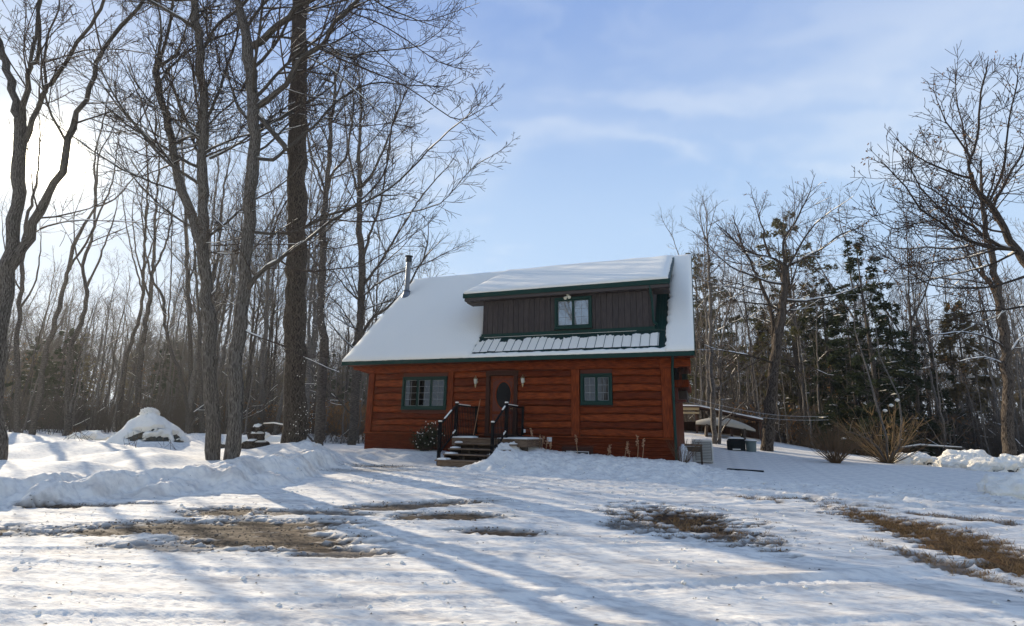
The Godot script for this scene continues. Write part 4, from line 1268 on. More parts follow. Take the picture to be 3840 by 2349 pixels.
	bt.rotation = V(0, 0.06, -0.11)
	mb = MB.new()
	var hull := func(i: int, j: int) -> Vector3:
		var q := i / 24.0
		var w := 0.62 * pow(maxf(sin(PI * clampf(q * 0.93 + 0.05, 0, 1)), 0.0), 0.6)
		var a := PI * j / 12.0
		var keel := 0.46 * pow(maxf(sin(PI * clampf(q * 0.85 + 0.1, 0, 1)), 0.0), 0.7)
		return V(lerpf(-1.45, 1.45, q), 0.55 + keel * pow(maxf(sin(a), 0.0), 0.75) - 0.08 * absf(2.0 * q - 1.0), cos(a) * w)
	mb.grid(25, 13, hull, false)
	part("hull", mb, M.boat_hull, bt)
	mb = MB.new()
	for s in [-1.0, 1.0]:
		var pp := PackedVector3Array()
		var pr := PackedFloat32Array()
		for i in 25:
			var q := hull.call(i, 0 if s > 0 else 12) as Vector3
			pp.append(q); pr.append(0.03)
		mb.tube(pp, pr, 6)
	part("gunwale", mb, M.plank_dark, bt)
	for x in [-0.9, 0.9]: slab("trestle", V(x - 0.06, -0.4, -0.5), V(x + 0.06, 0.56, 0.5), M.plank_dark, bt, 0.01)
	# clothes lines from the house to the trees
	for k in 2:
		mb = MB.new()
		var p := PackedVector3Array()
		var r := PackedFloat32Array()
		for i in 12:
			var q := i / 11.0
			p.append(V(11.9, 3.0 - k * 0.18, -3.0).lerp(V(17.6, 2.55 - k * 0.15, -9.5), q) - V(0, 0.25 * sin(q * PI), 0)); r.append(0.007)
		mb.tube(p, r, 4)
		tag(part("clothes_line", mb, M.grille), ["upper thin wire stretched from the house to the trees", "lower thin wire stretched from the house to the trees"][k], "wire", "wires beside the house")
	# dark board lying in the snow
	var bd := thing("snow_board_plank", "dark flat board half buried in snow right of the house", "board", V(13.5, gy(13.5, 0.2) + 0.04, 0.2))
	bd.rotation = V(0, -0.12, -0.02)
	slab("plank", V(-0.5, -0.05, -0.11), V(0.5, -0.012, 0.11), M.black_plastic, bd, 0.01)
	# broom by the door
	var br := thing("push_broom", "push broom with orange handle leaning by the door", "broom", V(4.74, 1.38, 0.42))
	mb = MB.new()
	mb.tube(PackedVector3Array([V(0.0, 0.06, 0.0), V(0.10, 1.36, -0.28)]), PackedFloat32Array([0.013, 0.012]), 8, true)
	part("handle", mb, M.broom_stick, br)
	slab("head", V(-0.20, 0.03, -0.035), V(0.20, 0.075, 0.035), M.plank_dark, br, 0.008)
	slab("bristles", V(-0.195, 0.0, -0.03), V(0.195, 0.035, 0.03), M.black_plastic, br, 0.004)
	# evergreen bush left of the steps, clumps of snow caught in it
	var yb := thing("evergreen_bush", "dark evergreen bush dotted with snow left of the steps", "bush", V(3.0, gy(3.0, 0.75) - 0.05, 0.75))
	var mt := MB.new()
	var ml := MB.new()
	var ms := MB.new()
	for k in 120:
		var az := rf(0, TAU)
		var tip := V(cos(az) * rf(0.1, 0.75) + 0.12, rf(0.15, 0.85), sin(az) * rf(0.05, 0.45))
		if tip.x > 0.0: tip.y *= 1.25
		stick(mt, V(rf(-0.1, 0.1), 0, rf(-0.05, 0.05)), tip, 0.010, 0.004, 0.08, 4, 3)
		for q in 14:
			var c := tip.lerp(V(0, 0.1, 0), rf(0, 0.5)) + rv() * 0.09
			var d := (tip + rv() * 0.6).normalized() * rf(0.05, 0.10)
			var w := d.cross(rv()).normalized() * 0.018
			ml.tri3(c - w, c + w, c + d, d.cross(w).normalized())
		if rng.randf() < 0.5:
			ms.lathe([[0.0, -0.012], [rf(0.012, 0.03), 0.0], [0.018, 0.018], [0.0, 0.035]], tip + V(0, 0.02, 0), 6)
	part("stem", mt, M.twig, yb)
	part("foliage", ml, M.yew, yb)
	part("snow", ms, M.snow, yb).set_meta("kind", "stuff")
	# dried flower heads along the front wall
	var ds := [[7.0, 0.55, 0.50, "tallest dried flower stalk next to the deck"], [7.18, 0.5, 0.40, "dried flower stalk second from the deck"], [7.3, 0.55, 0.38, "dried flower stalk under the vent cover"], [7.42, 0.5, 0.33, "slanting dried flower stalk right of the vent cover"], [7.55, 0.55, 0.22, "shortest dried flower stalk right of the vent cover"], [8.5, 0.45, 0.55, "tall leaning dried flower stalk at the cellar window"], [9.45, 0.5, 0.33, "dried flower stalk right of the cellar window"], [9.6, 0.5, 0.25, "small dried flower stalk right of the cellar window"], [10.0, 0.5, 0.55, "dried stalk bent to the left under the small window"], [10.2, 0.5, 0.36, "thin dried flower stalk under the small window"], [10.4, 0.5, 0.66, "tallest dried flower stalk near the house corner"], [10.55, 0.5, 0.58, "dried flower stalk leaning right near the house corner"]]
	for s in ds:
		var t := thing("dried_flower", s[3], "dried flower", V(s[0], gy(s[0], s[1]) - 0.05, s[1]), "dried flowers along the front wall")
		mb = MB.new()
		var tip := V(rf(-0.12, 0.16), s[2] + 0.08, rf(-0.05, 0.05))
		stick(mb, Vector3.ZERO, tip, 0.012, 0.008, 0.06, 5, 5)
		part("stalk", mb, M.stalk, t)
		mb = MB.new()
		for k in 34:
			var c := tip.lerp(Vector3.ZERO, rf(0.0, 0.42)) + rv() * 0.035
			var d := rv().normalized() * 0.045
			var w := d.cross(rv()).normalized() * 0.02
			mb.tri3(c - w, c + w, c + d, d.cross(w).normalized())
		part("seed_head", mb, M.seed, t)
	# bare shrubs
	var cs := thing("corner_shrub", "bare twiggy shrub spreading at the right house corner", "shrub", V(11.75, gy(11.75, 0.7) - 0.05, 0.7))
	fan_shrub(cs, 26, 0.95, 0.75, M.twig_brown, 0.009, 3)
	var bs := thing("round_shrub", "round brown bare shrub in the snow on the right", "shrub", V(16.8, gy(16.8, -4.7) - 0.05, -4.7))
	fan_shrub(bs, 210, 1.55, 1.15, M.shrub_twig, 0.006, 3)
	var ss := thing("multi_stemmed_shrub", "tall multi-stemmed tan shrub with a long low bough", "shrub", V(18.9, gy(18.9, -6.6) - 0.05, -6.6))
	fan_shrub(ss, 30, 2.6, 1.9, M.twig_tan, 0.014, 7)
	fan_shrub(ss, 44, 1.7, 2.2, M.twig_brown, 0.009, 5, "twig")
	mb = MB.new()
	for l in [[V(0, 0, 0), V(0.1, 0.35, 0.1), V(0.4, 0.62, 0.2), V(1.0, 0.74, 0.35), V(2.3, 0.68, 0.5)], [V(-0.05, 0, 0), V(-0.25, 0.6, 0), V(-0.6, 0.95, 0.1), V(-1.2, 1.2, 0.2)], [V(0, 0, 0), V(0.45, 0.8, 0.0), V(0.62, 1.6, 0), V(0.66, 2.6, -0.1), V(0.25, 4.2, -0.3), V(0.30, 5.4, -0.4)], [V(0, 0, 0), V(0.05, 1.0, 0), V(-0.15, 2.2, 0.1), V(-0.35, 3.6, 0.2), V(-0.6, 5.2, 0.2), V(-0.5, 6.4, 0.2)]]:
		var pv := PackedVector3Array(l)
		var pr := PackedFloat32Array()
		for k in pv.size(): pr.append(lerpf(0.05, 0.014, float(k) / (pv.size() - 1)))
		mb.tube(pv, pr, 7)
		for k in 12:
			var sidx := rng.randi_range(1, pv.size() - 2)
			var bpt := pv[sidx].lerp(pv[sidx + 1], rng.randf())
			stick(mb, bpt, bpt + (rv() + V(0, 0.7, 0)).normalized() * rf(0.4, 1.1), 0.009, 0.004, 0.08, 4, 3)
	part("bough", mb, M.bark_pale, ss)
	mb = MB.new()
	mb.tube(PackedVector3Array([V(0.4, 0.655, 0.2), V(1.0, 0.775, 0.35), V(2.2, 0.715, 0.5)]), PackedFloat32Array([0.02, 0.03, 0.012]), 6)
	for k in 3: mb.lathe([[0.0, -0.05], [0.09, 0.0], [0.06, 0.06], [0.0, 0.08]], V(0.1 + k * 0.22, 2.0 + 0.2 * k, 0.1), 7)
	part("snow", mb, M.snow, ss).set_meta("kind", "stuff")

# ---------------------------------------------------------------- trees
class Shoot:
	var w := MB.new()     # trunk and limbs
	var c := MB.new()     # twigs
	var s := MB.new()     # snow lying on the limbs
	var lf := MB.new()    # leaves that stayed on
	var snow := 0.35
	var leaf := 0.0
	var rmin := 0.005
	var gap := 0.34
	var size := 1.0
	var depth := 2
	var dense := 1.0
	var up := 0.10
	var origin := Vector3.ZERO
func snow_on(t: Shoot, p: PackedVector3Array, r: PackedFloat32Array) -> void:
	# a ridge of snow along the upper side of a bough, in runs with gaps
	var i := 0
	var on := rng.randf() < t.snow
	while i < p.size() - 1:
		var d := (p[i + 1] - p[i])
		if rng.randf() < 0.22: on = rng.randf() < t.snow
		if not on or d.length() < 0.01 or absf(d.normalized().y) > 0.72 or r[i] > 0.17:
			i += 1
			continue
		d = d.normalized()
		var side := d.cross(Vector3.UP).normalized()
		var top := side.cross(d).normalized()
		var hh := minf(0.008 + r[i] * 0.6, 0.05)
		var a := p[i] + top * r[i] * 0.35
		var b := p[i + 1] + top * r[i + 1] * 0.35
		var first := t.s.v.size()
		for e in [[a, r[i]], [a.lerp(b, 0.5), (r[i] + r[i + 1]) * 0.5], [b, r[i + 1]]]:
			var k: float = 1.0 if e[0] != a and e[0] != b else 0.55
			var rr: float = e[1]
			t.s.vert(e[0] - side * rr * 0.95, (top - side).normalized())
			t.s.vert(e[0] + top * (rr * 0.65 + hh * k), top)
			t.s.vert(e[0] + side * rr * 0.95, (top + side).normalized())
		for q in 2:
			for g in 2:
				var o := first + q * 3 + g
				t.s.tri(o, o + 1, o + 3); t.s.tri(o + 1, o + 4, o + 3)
		i += 1
func grow(t: Shoot, at: Vector3, dir: Vector3, length: float, r: float, depth: int) -> void:
	var n := clampi(int(length / (0.42 * t.size)) + 2, 3, 10)
	var p := PackedVector3Array()
	var rad := PackedFloat32Array()
	var d := dir
	var step := length / (n - 1)
	p.append(at); rad.append(r)
	for i in range(1, n):
		d = (d + rv() * 0.17 + Vector3.UP * t.up * (0.6 if depth > 0 else 1.0)).normalized()
		p.append(p[i - 1] + d * step)
		rad.append(maxf(lerpf(r, r * 0.32, float(i) / (n - 1)), t.rmin))
	var big := r > 0.03 * t.size
	(t.w if big else t.c).tube(p, rad, 8 if r > 0.09 else (5 if r > 0.025 else 3))
	if t.snow > 0.0 and r > 0.011: snow_on(t, p, rad)
	if depth <= 0:
		if t.leaf > 0.0 and rng.randf() < t.leaf:
			for k in 3:
				var c := p[n - 1] + rv() * 0.12
				var a := rv().normalized() * 0.045
				var b := a.cross(rv()).normalized() * 0.022
				t.lf.tri3(c - b, c + b, c + a, a.cross(b).normalized())
				t.lf.tri3(c - b, c - a * 0.8, c + b, a.cross(b).normalized())
		return
	var kids := int(length / (t.gap * t.size) * rf(0.8, 1.2)) + 1
	for k in kids:
		var q := rf(0.18, 0.97)
		var fi := q * (n - 1)
		var i := mini(int(fi), n - 2)
		var b := p[i].lerp(p[i + 1], fi - i)
		var along_ := (p[i + 1] - p[i]).normalized()
		var perp := along_.cross(rv()).normalized()
		var ang := rf(0.45, 1.05)
		grow(t, b, (along_ * cos(ang) + perp * sin(ang)).normalized(), length * rf(0.3, 0.55) * (1.15 - 0.55 * q), maxf(lerpf(rad[i], rad[i + 1], fi - i) * rf(0.45, 0.7), t.rmin), depth - 1)
func limb(t: Shoot, r0: float, r1: float, gap: float, tip: float, xyz: Array) -> void:
	# a limb along known points; side branches every «gap» metres, growing on from its tip for «tip» metres
	var raw := PackedVector3Array()
	for i in xyz.size() / 3: raw.append(V(xyz[i * 3], xyz[i * 3 + 1], xyz[i * 3 + 2]) - t.origin)
	if r0 > 0.06 and raw[0].y < 0.6:    # the foot goes into the ground and flares
		raw.insert(0, V(raw[0].x, minf(raw[0].y, 0.0) - 0.5, raw[0].z))
	# smooth the points
	var p := PackedVector3Array()
	var m := raw.size()
	for i in m - 1:
		var a := raw[maxi(i - 1, 0)]
		var b := raw[i]
		var c := raw[i + 1]
		var d := raw[mini(i + 2, m - 1)]
		var n := clampi(int(b.distance_to(c) / 0.35), 2, 9)
		for k in n:
			var q := float(k) / n
			p.append(b.cubic_interpolate(c, a, d, q))
	p.append(raw[m - 1])
	var rad := PackedFloat32Array()
	var cnt := p.size()
	for i in cnt:
		var q := float(i) / (cnt - 1)
		var r := lerpf(r0, r1, pow(q, 0.85))
		r *= 1.0 + 0.10 * nz1.get_noise_2d(q * 9.0, r0 * 300.0 + xyz[0])
		rad.append(r)
		if i > 0 and i < cnt - 1: p[i] += V(nz1.get_noise_2d(i * 0.7, xyz[0] * 3.0), 0.5 * nz1.get_noise_2d(i * 0.7, xyz[2] * 5.0), nz1.get_noise_2d(i * 0.7, xyz[1] * 4.0 + 9.0)) * minf(0.05, r * 0.9)
	var big := r0 > 0.03
	(t.w if big else t.c).tube(p, rad, 20 if r0 > 0.3 else (14 if r0 > 0.12 else (8 if r0 > 0.04 else 5)))
	if t.snow > 0.0: snow_on(t, p, rad)
	var total := 0.0
	for i in range(1, cnt): total += p[i].distance_to(p[i - 1])
	if gap > 0.0:
		for k in int(total / gap * t.dense):
			var q := rf(0.12, 0.99)
			var fi := q * (cnt - 1)
			var i := mini(int(fi), cnt - 2)
			var b := p[i].lerp(p[i + 1], fi - i)
			var al := (p[i + 1] - p[i]).normalized()
			var perp := al.cross(rv()).normalized()
			var ang := rf(0.5, 1.15)
			var rr := lerpf(rad[i], rad[i + 1], fi - i)
			var br := clampf(rr * rf(0.22, 0.5), t.rmin * 1.3, 0.05)
			var bl := clampf(br * rf(75, 120), 0.5, 4.2) * t.size
			grow(t, b, (al * cos(ang) + perp * sin(ang)).normalized(), bl, br, t.depth if br > 0.010 else t.depth - 1)
	if tip > 0.0:
		var d := (p[cnt - 1] - p[cnt - 2]).normalized()
		grow(t, p[cnt - 1], d, tip, rad[cnt - 1], t.depth)
		for k in 2:
			grow(t, p[cnt - 1 - k], (d + rv() * 0.6).normalized(), tip * 0.8, rad[cnt - 1] * 0.7, t.depth)
func tree_thing(called: String, t: Shoot, label: String, bark: Material, twig: Material, group := "", leafm: Material = null) -> Node3D:
	var o := thing(called, label, "tree", t.origin, group)
	part("trunk", t.w, bark, o)
	if t.c.ix.size(): part("crown", t.c, twig, o)
	if t.s.ix.size(): part("snow", t.s, M.snow, o).set_meta("kind", "stuff")
	if t.lf.ix.size(): part("leaves", t.lf, leafm if leafm else M.dead_leaf, o)
	return o
func new_tree(x: float, z: float) -> Shoot:
	var t := Shoot.new()
	t.origin = V(x, ground(x, z), z)
	return t

func build_trees() -> void:
	var t: Shoot
	t = new_tree(-3.32, 9.88)
	t.snow = 0.45
	t.rmin = 0.0065; t.gap = 0.26; t.depth = 2; t.dense = 1.0
	limb(t, 0.181, 0.129, 0, 0, [-3.32, 0.55, 9.88, -3.82, 2.74, 10.07, -4.01, 4.42, 10.14, -4.16, 6.24, 10.2, -4.34, 7.58, 10.26, -4.57, 8.98, 10.34, -4.71, 9.69, 10.4])
	limb(t, 0.103, 0.060, 0.9, 5, [-4.71, 9.69, 10.4, -5.24, 10.64, 10.47, -5.83, 11.66, 10.56, -6.28, 12.42, 10.63, -6.91, 13.68, 10.71, -7.75, 15.35, 10.82])
	limb(t, 0.069, 0.026, 0.6, 3, [-4.62, 9.67, 10.36, -4.48, 10.52, 10.5, -4.39, 11.13, 10.6, -4.25, 11.24, 10.59, -4.08, 12.14, 10.74, -4.07, 12.69, 10.87, -3.94, 13.35, 10.99])
	limb(t, 0.052, 0.026, 0.6, 3, [-4.8, 11.36, 10.43, -5.01, 12.14, 10.38, -5.24, 12.94, 10.33, -5.52, 13.94, 10.27, -5.81, 14.99, 10.21])
	limb(t, 0.077, 0.052, 0.7, 0, [-4.45, 9.04, 10.3, -4.22, 9.62, 10.32, -4.02, 10.31, 10.37, -3.91, 10.57, 10.38])
	limb(t, 0.052, 0.034, 0.6, 4, [-4.25, 10.75, 10.23, -3.93, 10.98, 10.2, -3.43, 11.57, 10.22, -3.05, 12.08, 10.26, -2.64, 12.5, 10.26, -2.35, 12.93, 10.31, -2.11, 13.55, 10.45])
	limb(t, 0.039, 0.017, 0.5, 3, [-4.25, 10.75, 10.23, -4.63, 11.61, 10.22, -4.93, 12.77, 10.14, -5.04, 13.72, 10.02, -5.32, 14.58, 9.99])
	limb(t, 0.112, 0.077, 1.2, 0, [-4.08, 5.4, 10.17, -3.92, 5.98, 10.05, -3.88, 7.07, 9.93, -3.81, 7.63, 9.85, -3.67, 8.29, 9.74, -3.78, 9.33, 9.68, -3.79, 9.95, 9.63])
	limb(t, 0.069, 0.043, 0.8, 4, [-3.3, 9.7, 9.88, -3.28, 10.78, 9.71, -3.42, 11.71, 9.63, -3.45, 12.25, 9.56, -3.19, 13.12, 9.33, -2.86, 14.23, 9.04, -2.68, 14.94, 8.87])
	limb(t, 0.026, 0.017, 0.6, 3, [-3.03, 11.97, 9.78, -3.12, 12.41, 9.92, -3.17, 12.98, 10.07, -3.2, 13.55, 10.23])
	limb(t, 0.022, 0.009, 0.6, 1, [-3.69, 7.01, 10.02, -4.18, 7.68, 10, -4.71, 8.53, 9.95, -5.08, 9.12, 9.92])
	limb(t, 0.022, 0.009, 0.5, 1.5, [-4.62, 11.43, 10.36, -4.29, 11.76, 10.09, -3.88, 12.15, 9.76, -3.41, 12.36, 9.41, -2.82, 12.44, 8.98, -2.29, 12.45, 8.59])
	limb(t, 0.019, 0.009, 0.5, 1.5, [-3.57, 6.54, 9.97, -3, 6.66, 9.89, -2.23, 6.69, 9.77, -1.45, 6.61, 9.65, -0.56, 6.52, 9.52])
	tree_thing("twin_limbed_maple", t, "big grey maple at the left edge, its limbs spread before the sun", M.bark_grey, M.twig, "")
	t = new_tree(0.64, 7.39)
	t.snow = 0.42
	t.rmin = 0.0065; t.gap = 0.26; t.depth = 2; t.dense = 1.9
	limb(t, 0.182, 0.143, 0, 0, [0.64, 0.69, 7.39, 0.43, 1.87, 7.47, 0.22, 3.16, 7.55, 0.07, 4.17, 7.6, -0.26, 5.79, 7.72, -0.44, 6.88, 7.79])
	limb(t, 0.138, 0.110, 1.0, 4, [-0.44, 6.88, 7.79, -0.64, 8.14, 7.86, -0.83, 9.25, 7.93, -0.97, 10.69, 7.99, -1.28, 12.31, 8.1, -1.53, 13.42, 8.19, -1.79, 14.57, 8.29, -2.12, 16.3, 8.41])
	limb(t, 0.127, 0.088, 1.0, 0, [-0.33, 6.27, 7.75, -0.61, 6.81, 7.81, -0.97, 7.54, 7.88, -1.5, 8.56, 7.99, -1.81, 9.51, 8.04, -2.32, 10.71, 8.13, -2.67, 11.45, 8.2, -2.97, 12.27, 8.25, -2.99, 12.81, 8.22])
	limb(t, 0.055, 0.028, 0.6, 3, [-2.48, 12.44, 8.54, -2.48, 13.31, 8.44, -2.65, 14.28, 8.39, -2.7, 15.32, 8.29])
	limb(t, 0.044, 0.022, 0.6, 2.5, [-2.5, 12.32, 8.55, -2.42, 13.11, 8.64, -2.49, 13.77, 8.76, -2.64, 14.56, 8.94])
	limb(t, 0.044, 0.017, 0.5, 2, [-2.44, 12.18, 8.53, -1.96, 12.54, 8.46, -1.56, 13.4, 8.52, -1.3, 14.14, 8.6])
	limb(t, 0.050, 0.033, 0.5, 2, [-1.26, 12.93, 8.09, -0.94, 13.38, 8.11, -0.46, 13.79, 8.08, -0.12, 13.96, 8.04])
	limb(t, 0.039, 0.017, 0.5, 1.5, [-0.61, 9.16, 7.85, -0.16, 9.59, 7.55, 0.16, 10.01, 7.33, 0.37, 10.49, 7.15])
	limb(t, 0.044, 0.022, 0.5, 2.5, [-0.83, 10.53, 7.94, -0.83, 11.58, 7.72, -0.85, 12.62, 7.53, -0.89, 13.63, 7.36, -1.09, 14.66, 7.24])
	limb(t, 0.028, 0.011, 0.4, 1, [-1.01, 10.14, 8, -1.49, 10.43, 8.06, -1.7, 10.54, 8.09, -1.93, 11.11, 8.05, -2.3, 11.69, 8.05])
	limb(t, 0.028, 0.011, 0.4, 1, [-0.85, 9.64, 7.94, -1.04, 9.83, 8.08, -1.41, 9.6, 8.32, -1.63, 9.29, 8.48])
	limb(t, 0.050, 0.013, 0.45, 1.5, [-0.39, 5.91, 7.77, -0.41, 6.21, 7.85, -0.08, 6.75, 7.84, 0.4, 7.12, 7.78, 0.91, 7.56, 7.72, 1.64, 7.93, 7.6, 2.23, 8.35, 7.53, 2.68, 8.99, 7.53])
	limb(t, 0.022, 0.011, 0.4, 1, [-0.19, 6.52, 7.7, 0.12, 6.57, 7.48, 0.49, 6.68, 7.2, 1.03, 6.7, 6.83, 1.39, 6.77, 6.58])
	limb(t, 0.022, 0.011, 0.4, 1, [-0.18, 6.31, 7.69, 0.36, 6.22, 7.64, 0.89, 6.26, 7.59, 1.35, 6.41, 7.56, 1.74, 6.61, 7.54])
	tree_thing("yard_maple", t, "left one of the twin trunks on the snowbank, with a side stem", M.bark_grey, M.twig, "")
	t = new_tree(1.50, 7.63)
	t.snow = 0.42
	t.rmin = 0.0065; t.gap = 0.26; t.depth = 2; t.dense = 1.9
	limb(t, 0.180, 0.154, 0, 0, [1.5, 0.71, 7.63, 1.42, 1.87, 7.66, 1.31, 3.44, 7.7, 1.25, 4.53, 7.72, 1.21, 5.77, 7.74, 1.17, 6.71, 7.75])
	limb(t, 0.154, 0.154, 1.6, 0, [1.17, 6.71, 7.75, 1.08, 7.93, 7.78, 1.01, 8.89, 7.81, 0.88, 10.38, 7.86, 0.61, 11.68, 7.96, 0.4, 12.74, 8.04])
	limb(t, 0.138, 0.074, 1.0, 4, [0.4, 12.74, 8.04, 0.09, 13.61, 8.1, -0.14, 14.2, 8.14, -0.63, 15.65, 8.23])
	limb(t, 0.095, 0.064, 0.8, 3, [0.55, 12.52, 7.98, 1.12, 12.95, 7.86, 1.57, 13.39, 7.78, 2.03, 13.82, 7.7, 2.57, 14.17, 7.58, 3.11, 14.67, 7.49])
	limb(t, 0.032, 0.016, 0.5, 2, [1.43, 13.54, 7.66, 1.82, 13.78, 7.45, 2.33, 14.09, 7.18, 2.9, 14.41, 6.88, 3.36, 14.79, 6.63])
	limb(t, 0.085, 0.044, 0.8, 2, [0.9, 10.49, 7.85, 1.54, 10.93, 7.74, 1.9, 11.43, 7.71, 2.27, 11.94, 7.68, 2.72, 12.2, 7.6, 2.9, 12.35, 7.58, 3.2, 12.91, 7.58, 3.65, 13.36, 7.53, 4.06, 13.79, 7.49])
	limb(t, 0.030, 0.011, 0.4, 1, [2.43, 12.48, 7.29, 2.85, 12.23, 7.19, 3.83, 11.7, 6.96, 4.79, 11.22, 6.74, 5.64, 10.6, 6.56, 6.41, 9.96, 6.4, 6.81, 9.91, 6.31, 7.22, 10.14, 6.22])
	limb(t, 0.025, 0.011, 0.4, 1, [2.64, 12.68, 7.21, 3, 12.37, 6.93, 3.3, 12.42, 6.74, 3.62, 12.67, 6.52, 4.35, 12.91, 6.06, 4.89, 13.19, 5.72, 5.47, 14.05, 5.29])
	limb(t, 0.025, 0.011, 0.4, 1, [3.14, 13.79, 7.02, 3.69, 13.51, 6.93, 4.33, 13.1, 6.82, 5.37, 12.23, 6.67, 6.03, 11.67, 6.58, 6.6, 11.39, 6.49])
	limb(t, 0.023, 0.011, 0.4, 1, [2.88, 13.49, 7.12, 3.29, 13.08, 6.82, 3.83, 12.66, 6.46, 4.51, 12.05, 6, 5.15, 11.81, 5.6])
	limb(t, 0.023, 0.011, 0.4, 1, [2.08, 12.19, 7.42, 2.65, 11.86, 7.35, 3.27, 11.37, 7.29, 4.15, 10.48, 7.24, 5.08, 9.61, 7.18])
	limb(t, 0.023, 0.011, 0.4, 1, [3.2, 13.95, 7, 3.71, 14.04, 6.6, 4.29, 13.98, 6.12, 5, 14.16, 5.58, 5.6, 14.7, 5.1])
	limb(t, 0.079, 0.064, 0, 0, [0.89, 10.36, 7.85, 1.37, 9.82, 7.63, 1.74, 9.35, 7.45, 1.83, 9.26, 7.41])
	limb(t, 0.053, 0.013, 0.45, 1.2, [1.04, 8.93, 7.8, 1.45, 8.93, 7.57, 1.73, 9.34, 7.38, 2.08, 9.85, 7.15, 2.4, 10.33, 6.94, 2.8, 11.16, 6.65, 3.54, 11.82, 6.21, 4.46, 11.9, 5.71, 5.46, 11.97, 5.17])
	limb(t, 0.021, 0.011, 0.4, 1, [2.77, 10.24, 7.16, 3.43, 9.9, 7.05, 4.29, 9.84, 6.89, 5, 9.93, 6.76])
	limb(t, 0.048, 0.011, 0.45, 1, [1.14, 6.95, 7.76, 1.36, 6.72, 7.73, 2.38, 6.65, 7.51, 2.99, 6.92, 7.39, 3.41, 7.11, 7.31, 4.36, 7.4, 7.12, 5.29, 7.99, 6.96, 6.04, 8.77, 6.87, 6.6, 9.28, 6.8, 7.16, 9.72, 6.73])
	limb(t, 0.023, 0.010, 0.4, 1, [3.03, 7.15, 7.06, 3.7, 7.16, 6.66, 4.27, 7.23, 6.32, 4.91, 7.55, 5.93, 5.7, 7.93, 5.46, 6.38, 9.12, 4.96, 6.86, 9.61, 4.66])
	limb(t, 0.025, 0.011, 0.4, 1, [3.82, 7.52, 6.77, 4.36, 8.49, 6.43, 4.44, 9.4, 6.29, 4.4, 10.29, 6.2, 4.65, 11.44, 5.97])
	limb(t, 0.074, 0.021, 0.6, 1.5, [1.29, 5.09, 7.71, 1.44, 5.26, 7.68, 1.7, 5.6, 7.64, 2.1, 5.88, 7.55, 2.4, 6.17, 7.5, 2.83, 6.4, 7.4, 3.27, 6.8, 7.32, 3.71, 7.07, 7.22, 4.26, 7.53, 7.11])
	limb(t, 0.028, 0.011, 0.4, 1.2, [2.07, 5.93, 7.42, 2.42, 5.72, 7.2, 2.9, 5.71, 6.91, 3.19, 5.81, 6.73, 3.85, 5.97, 6.33, 4.48, 6.52, 5.93, 5.03, 7.08, 5.57])
	limb(t, 0.028, 0.013, 0.5, 1, [1.4, 4.03, 7.67, 1.8, 3.84, 7.45, 2.34, 3.65, 7.17, 2.75, 3.39, 6.95])
	limb(t, 0.042, 0.021, 0.5, 2, [0.87, 9.96, 7.86, 0.35, 10.56, 7.92, 0.04, 11.09, 7.94, -0.33, 11.96, 7.92, -0.68, 12.94, 7.89])
	tree_thing("yard_maple", t, "right one of the twin trunks on the snowbank, long boughs reaching right", M.bark_grey, M.twig, "")
	t = new_tree(0.02, 3.89)
	t.snow = 0.4
	t.rmin = 0.0065; t.gap = 0.26; t.depth = 2; t.dense = 1.3
	limb(t, 0.495, 0.372, 0, 0, [0.02, 0.74, 3.89, -0.01, 1.2, 3.91, -0.05, 1.99, 3.92])
	limb(t, 0.372, 0.275, 0, 0, [-0.05, 1.99, 3.92, -0.24, 4.02, 3.99, -0.45, 6.17, 4.07, -0.73, 9.21, 4.17, -1.04, 12.49, 4.29, -1.34, 16.04, 4.4, -1.5, 17.92, 4.46])
	limb(t, 0.275, 0.124, 1.3, 6, [-1.5, 17.92, 4.46, -1.77, 20.89, 4.56, -2.06, 24.05, 4.66, -2.43, 26.73, 4.8])
	limb(t, 0.096, 0.041, 0.6, 4, [-1.62, 19.09, 4.5, -1.11, 20.68, 3.93, -0.27, 22.71, 3.14, 0.64, 23.77, 2.46])
	limb(t, 0.096, 0.041, 0.6, 4, [-1.7, 19.88, 4.53, -2.43, 20.78, 5.27, -3.09, 21.78, 6.04])
	limb(t, 0.034, 0.014, 0.4, 1, [-0.96, 14.41, 4.26, -0.48, 14.96, 4.33, 0.12, 15.76, 4.49, 0.85, 16.38, 4.57])
	limb(t, 0.028, 0.014, 0.4, 1, [-0.98, 9.69, 4.26, -1.51, 8.99, 4.18, -2.1, 7.86, 3.99])
	limb(t, 0.028, 0.014, 0.4, 1, [-0.38, 8.28, 4.04, 0.17, 7.76, 4.04, 0.85, 7.56, 3.99, 1.64, 7.65, 3.93])
	for k in 150:
		var y := 0.3 + 6.5 * pow(rng.randf(), 1.4)
		var a := rf(-1.1, 1.3)
		var rr := lerpf(0.46, 0.40, y / 7.0)
		var d := V(cos(a), 0, sin(a))
		var s := rf(0.008, 0.022)
		t.s.lathe([[0.0, -s], [s * 0.8, 0.0], [s * 0.6, s * 0.7], [0.0, s]], d * rr + V(0.02 * y, y, 0), 5)
	tree_thing("pillar_oak", t, "thickest tall straight trunk with dark furrowed bark beside the mound", M.bark_dark, M.twig, "")
	t = new_tree(-6.54, -5.24)
	t.snow = 0.35
	t.rmin = 0.006; t.gap = 0.4; t.depth = 2
	limb(t, 0.268, 0.178, 0, 0, [-6.54, 0.85, -5.24, -6.71, 4.44, -5.18, -6.77, 6.01, -5.16, -7.12, 7.74, -5.03, -7.29, 10.48, -4.97, -7.47, 13.16, -4.9])
	limb(t, 0.178, 0.089, 0.8, 4, [-7.47, 13.16, -4.9, -7.47, 15.35, -4.9, -7.53, 17.61, -4.88, -7.6, 19.36, -4.85, -7.58, 21.27, -4.86])
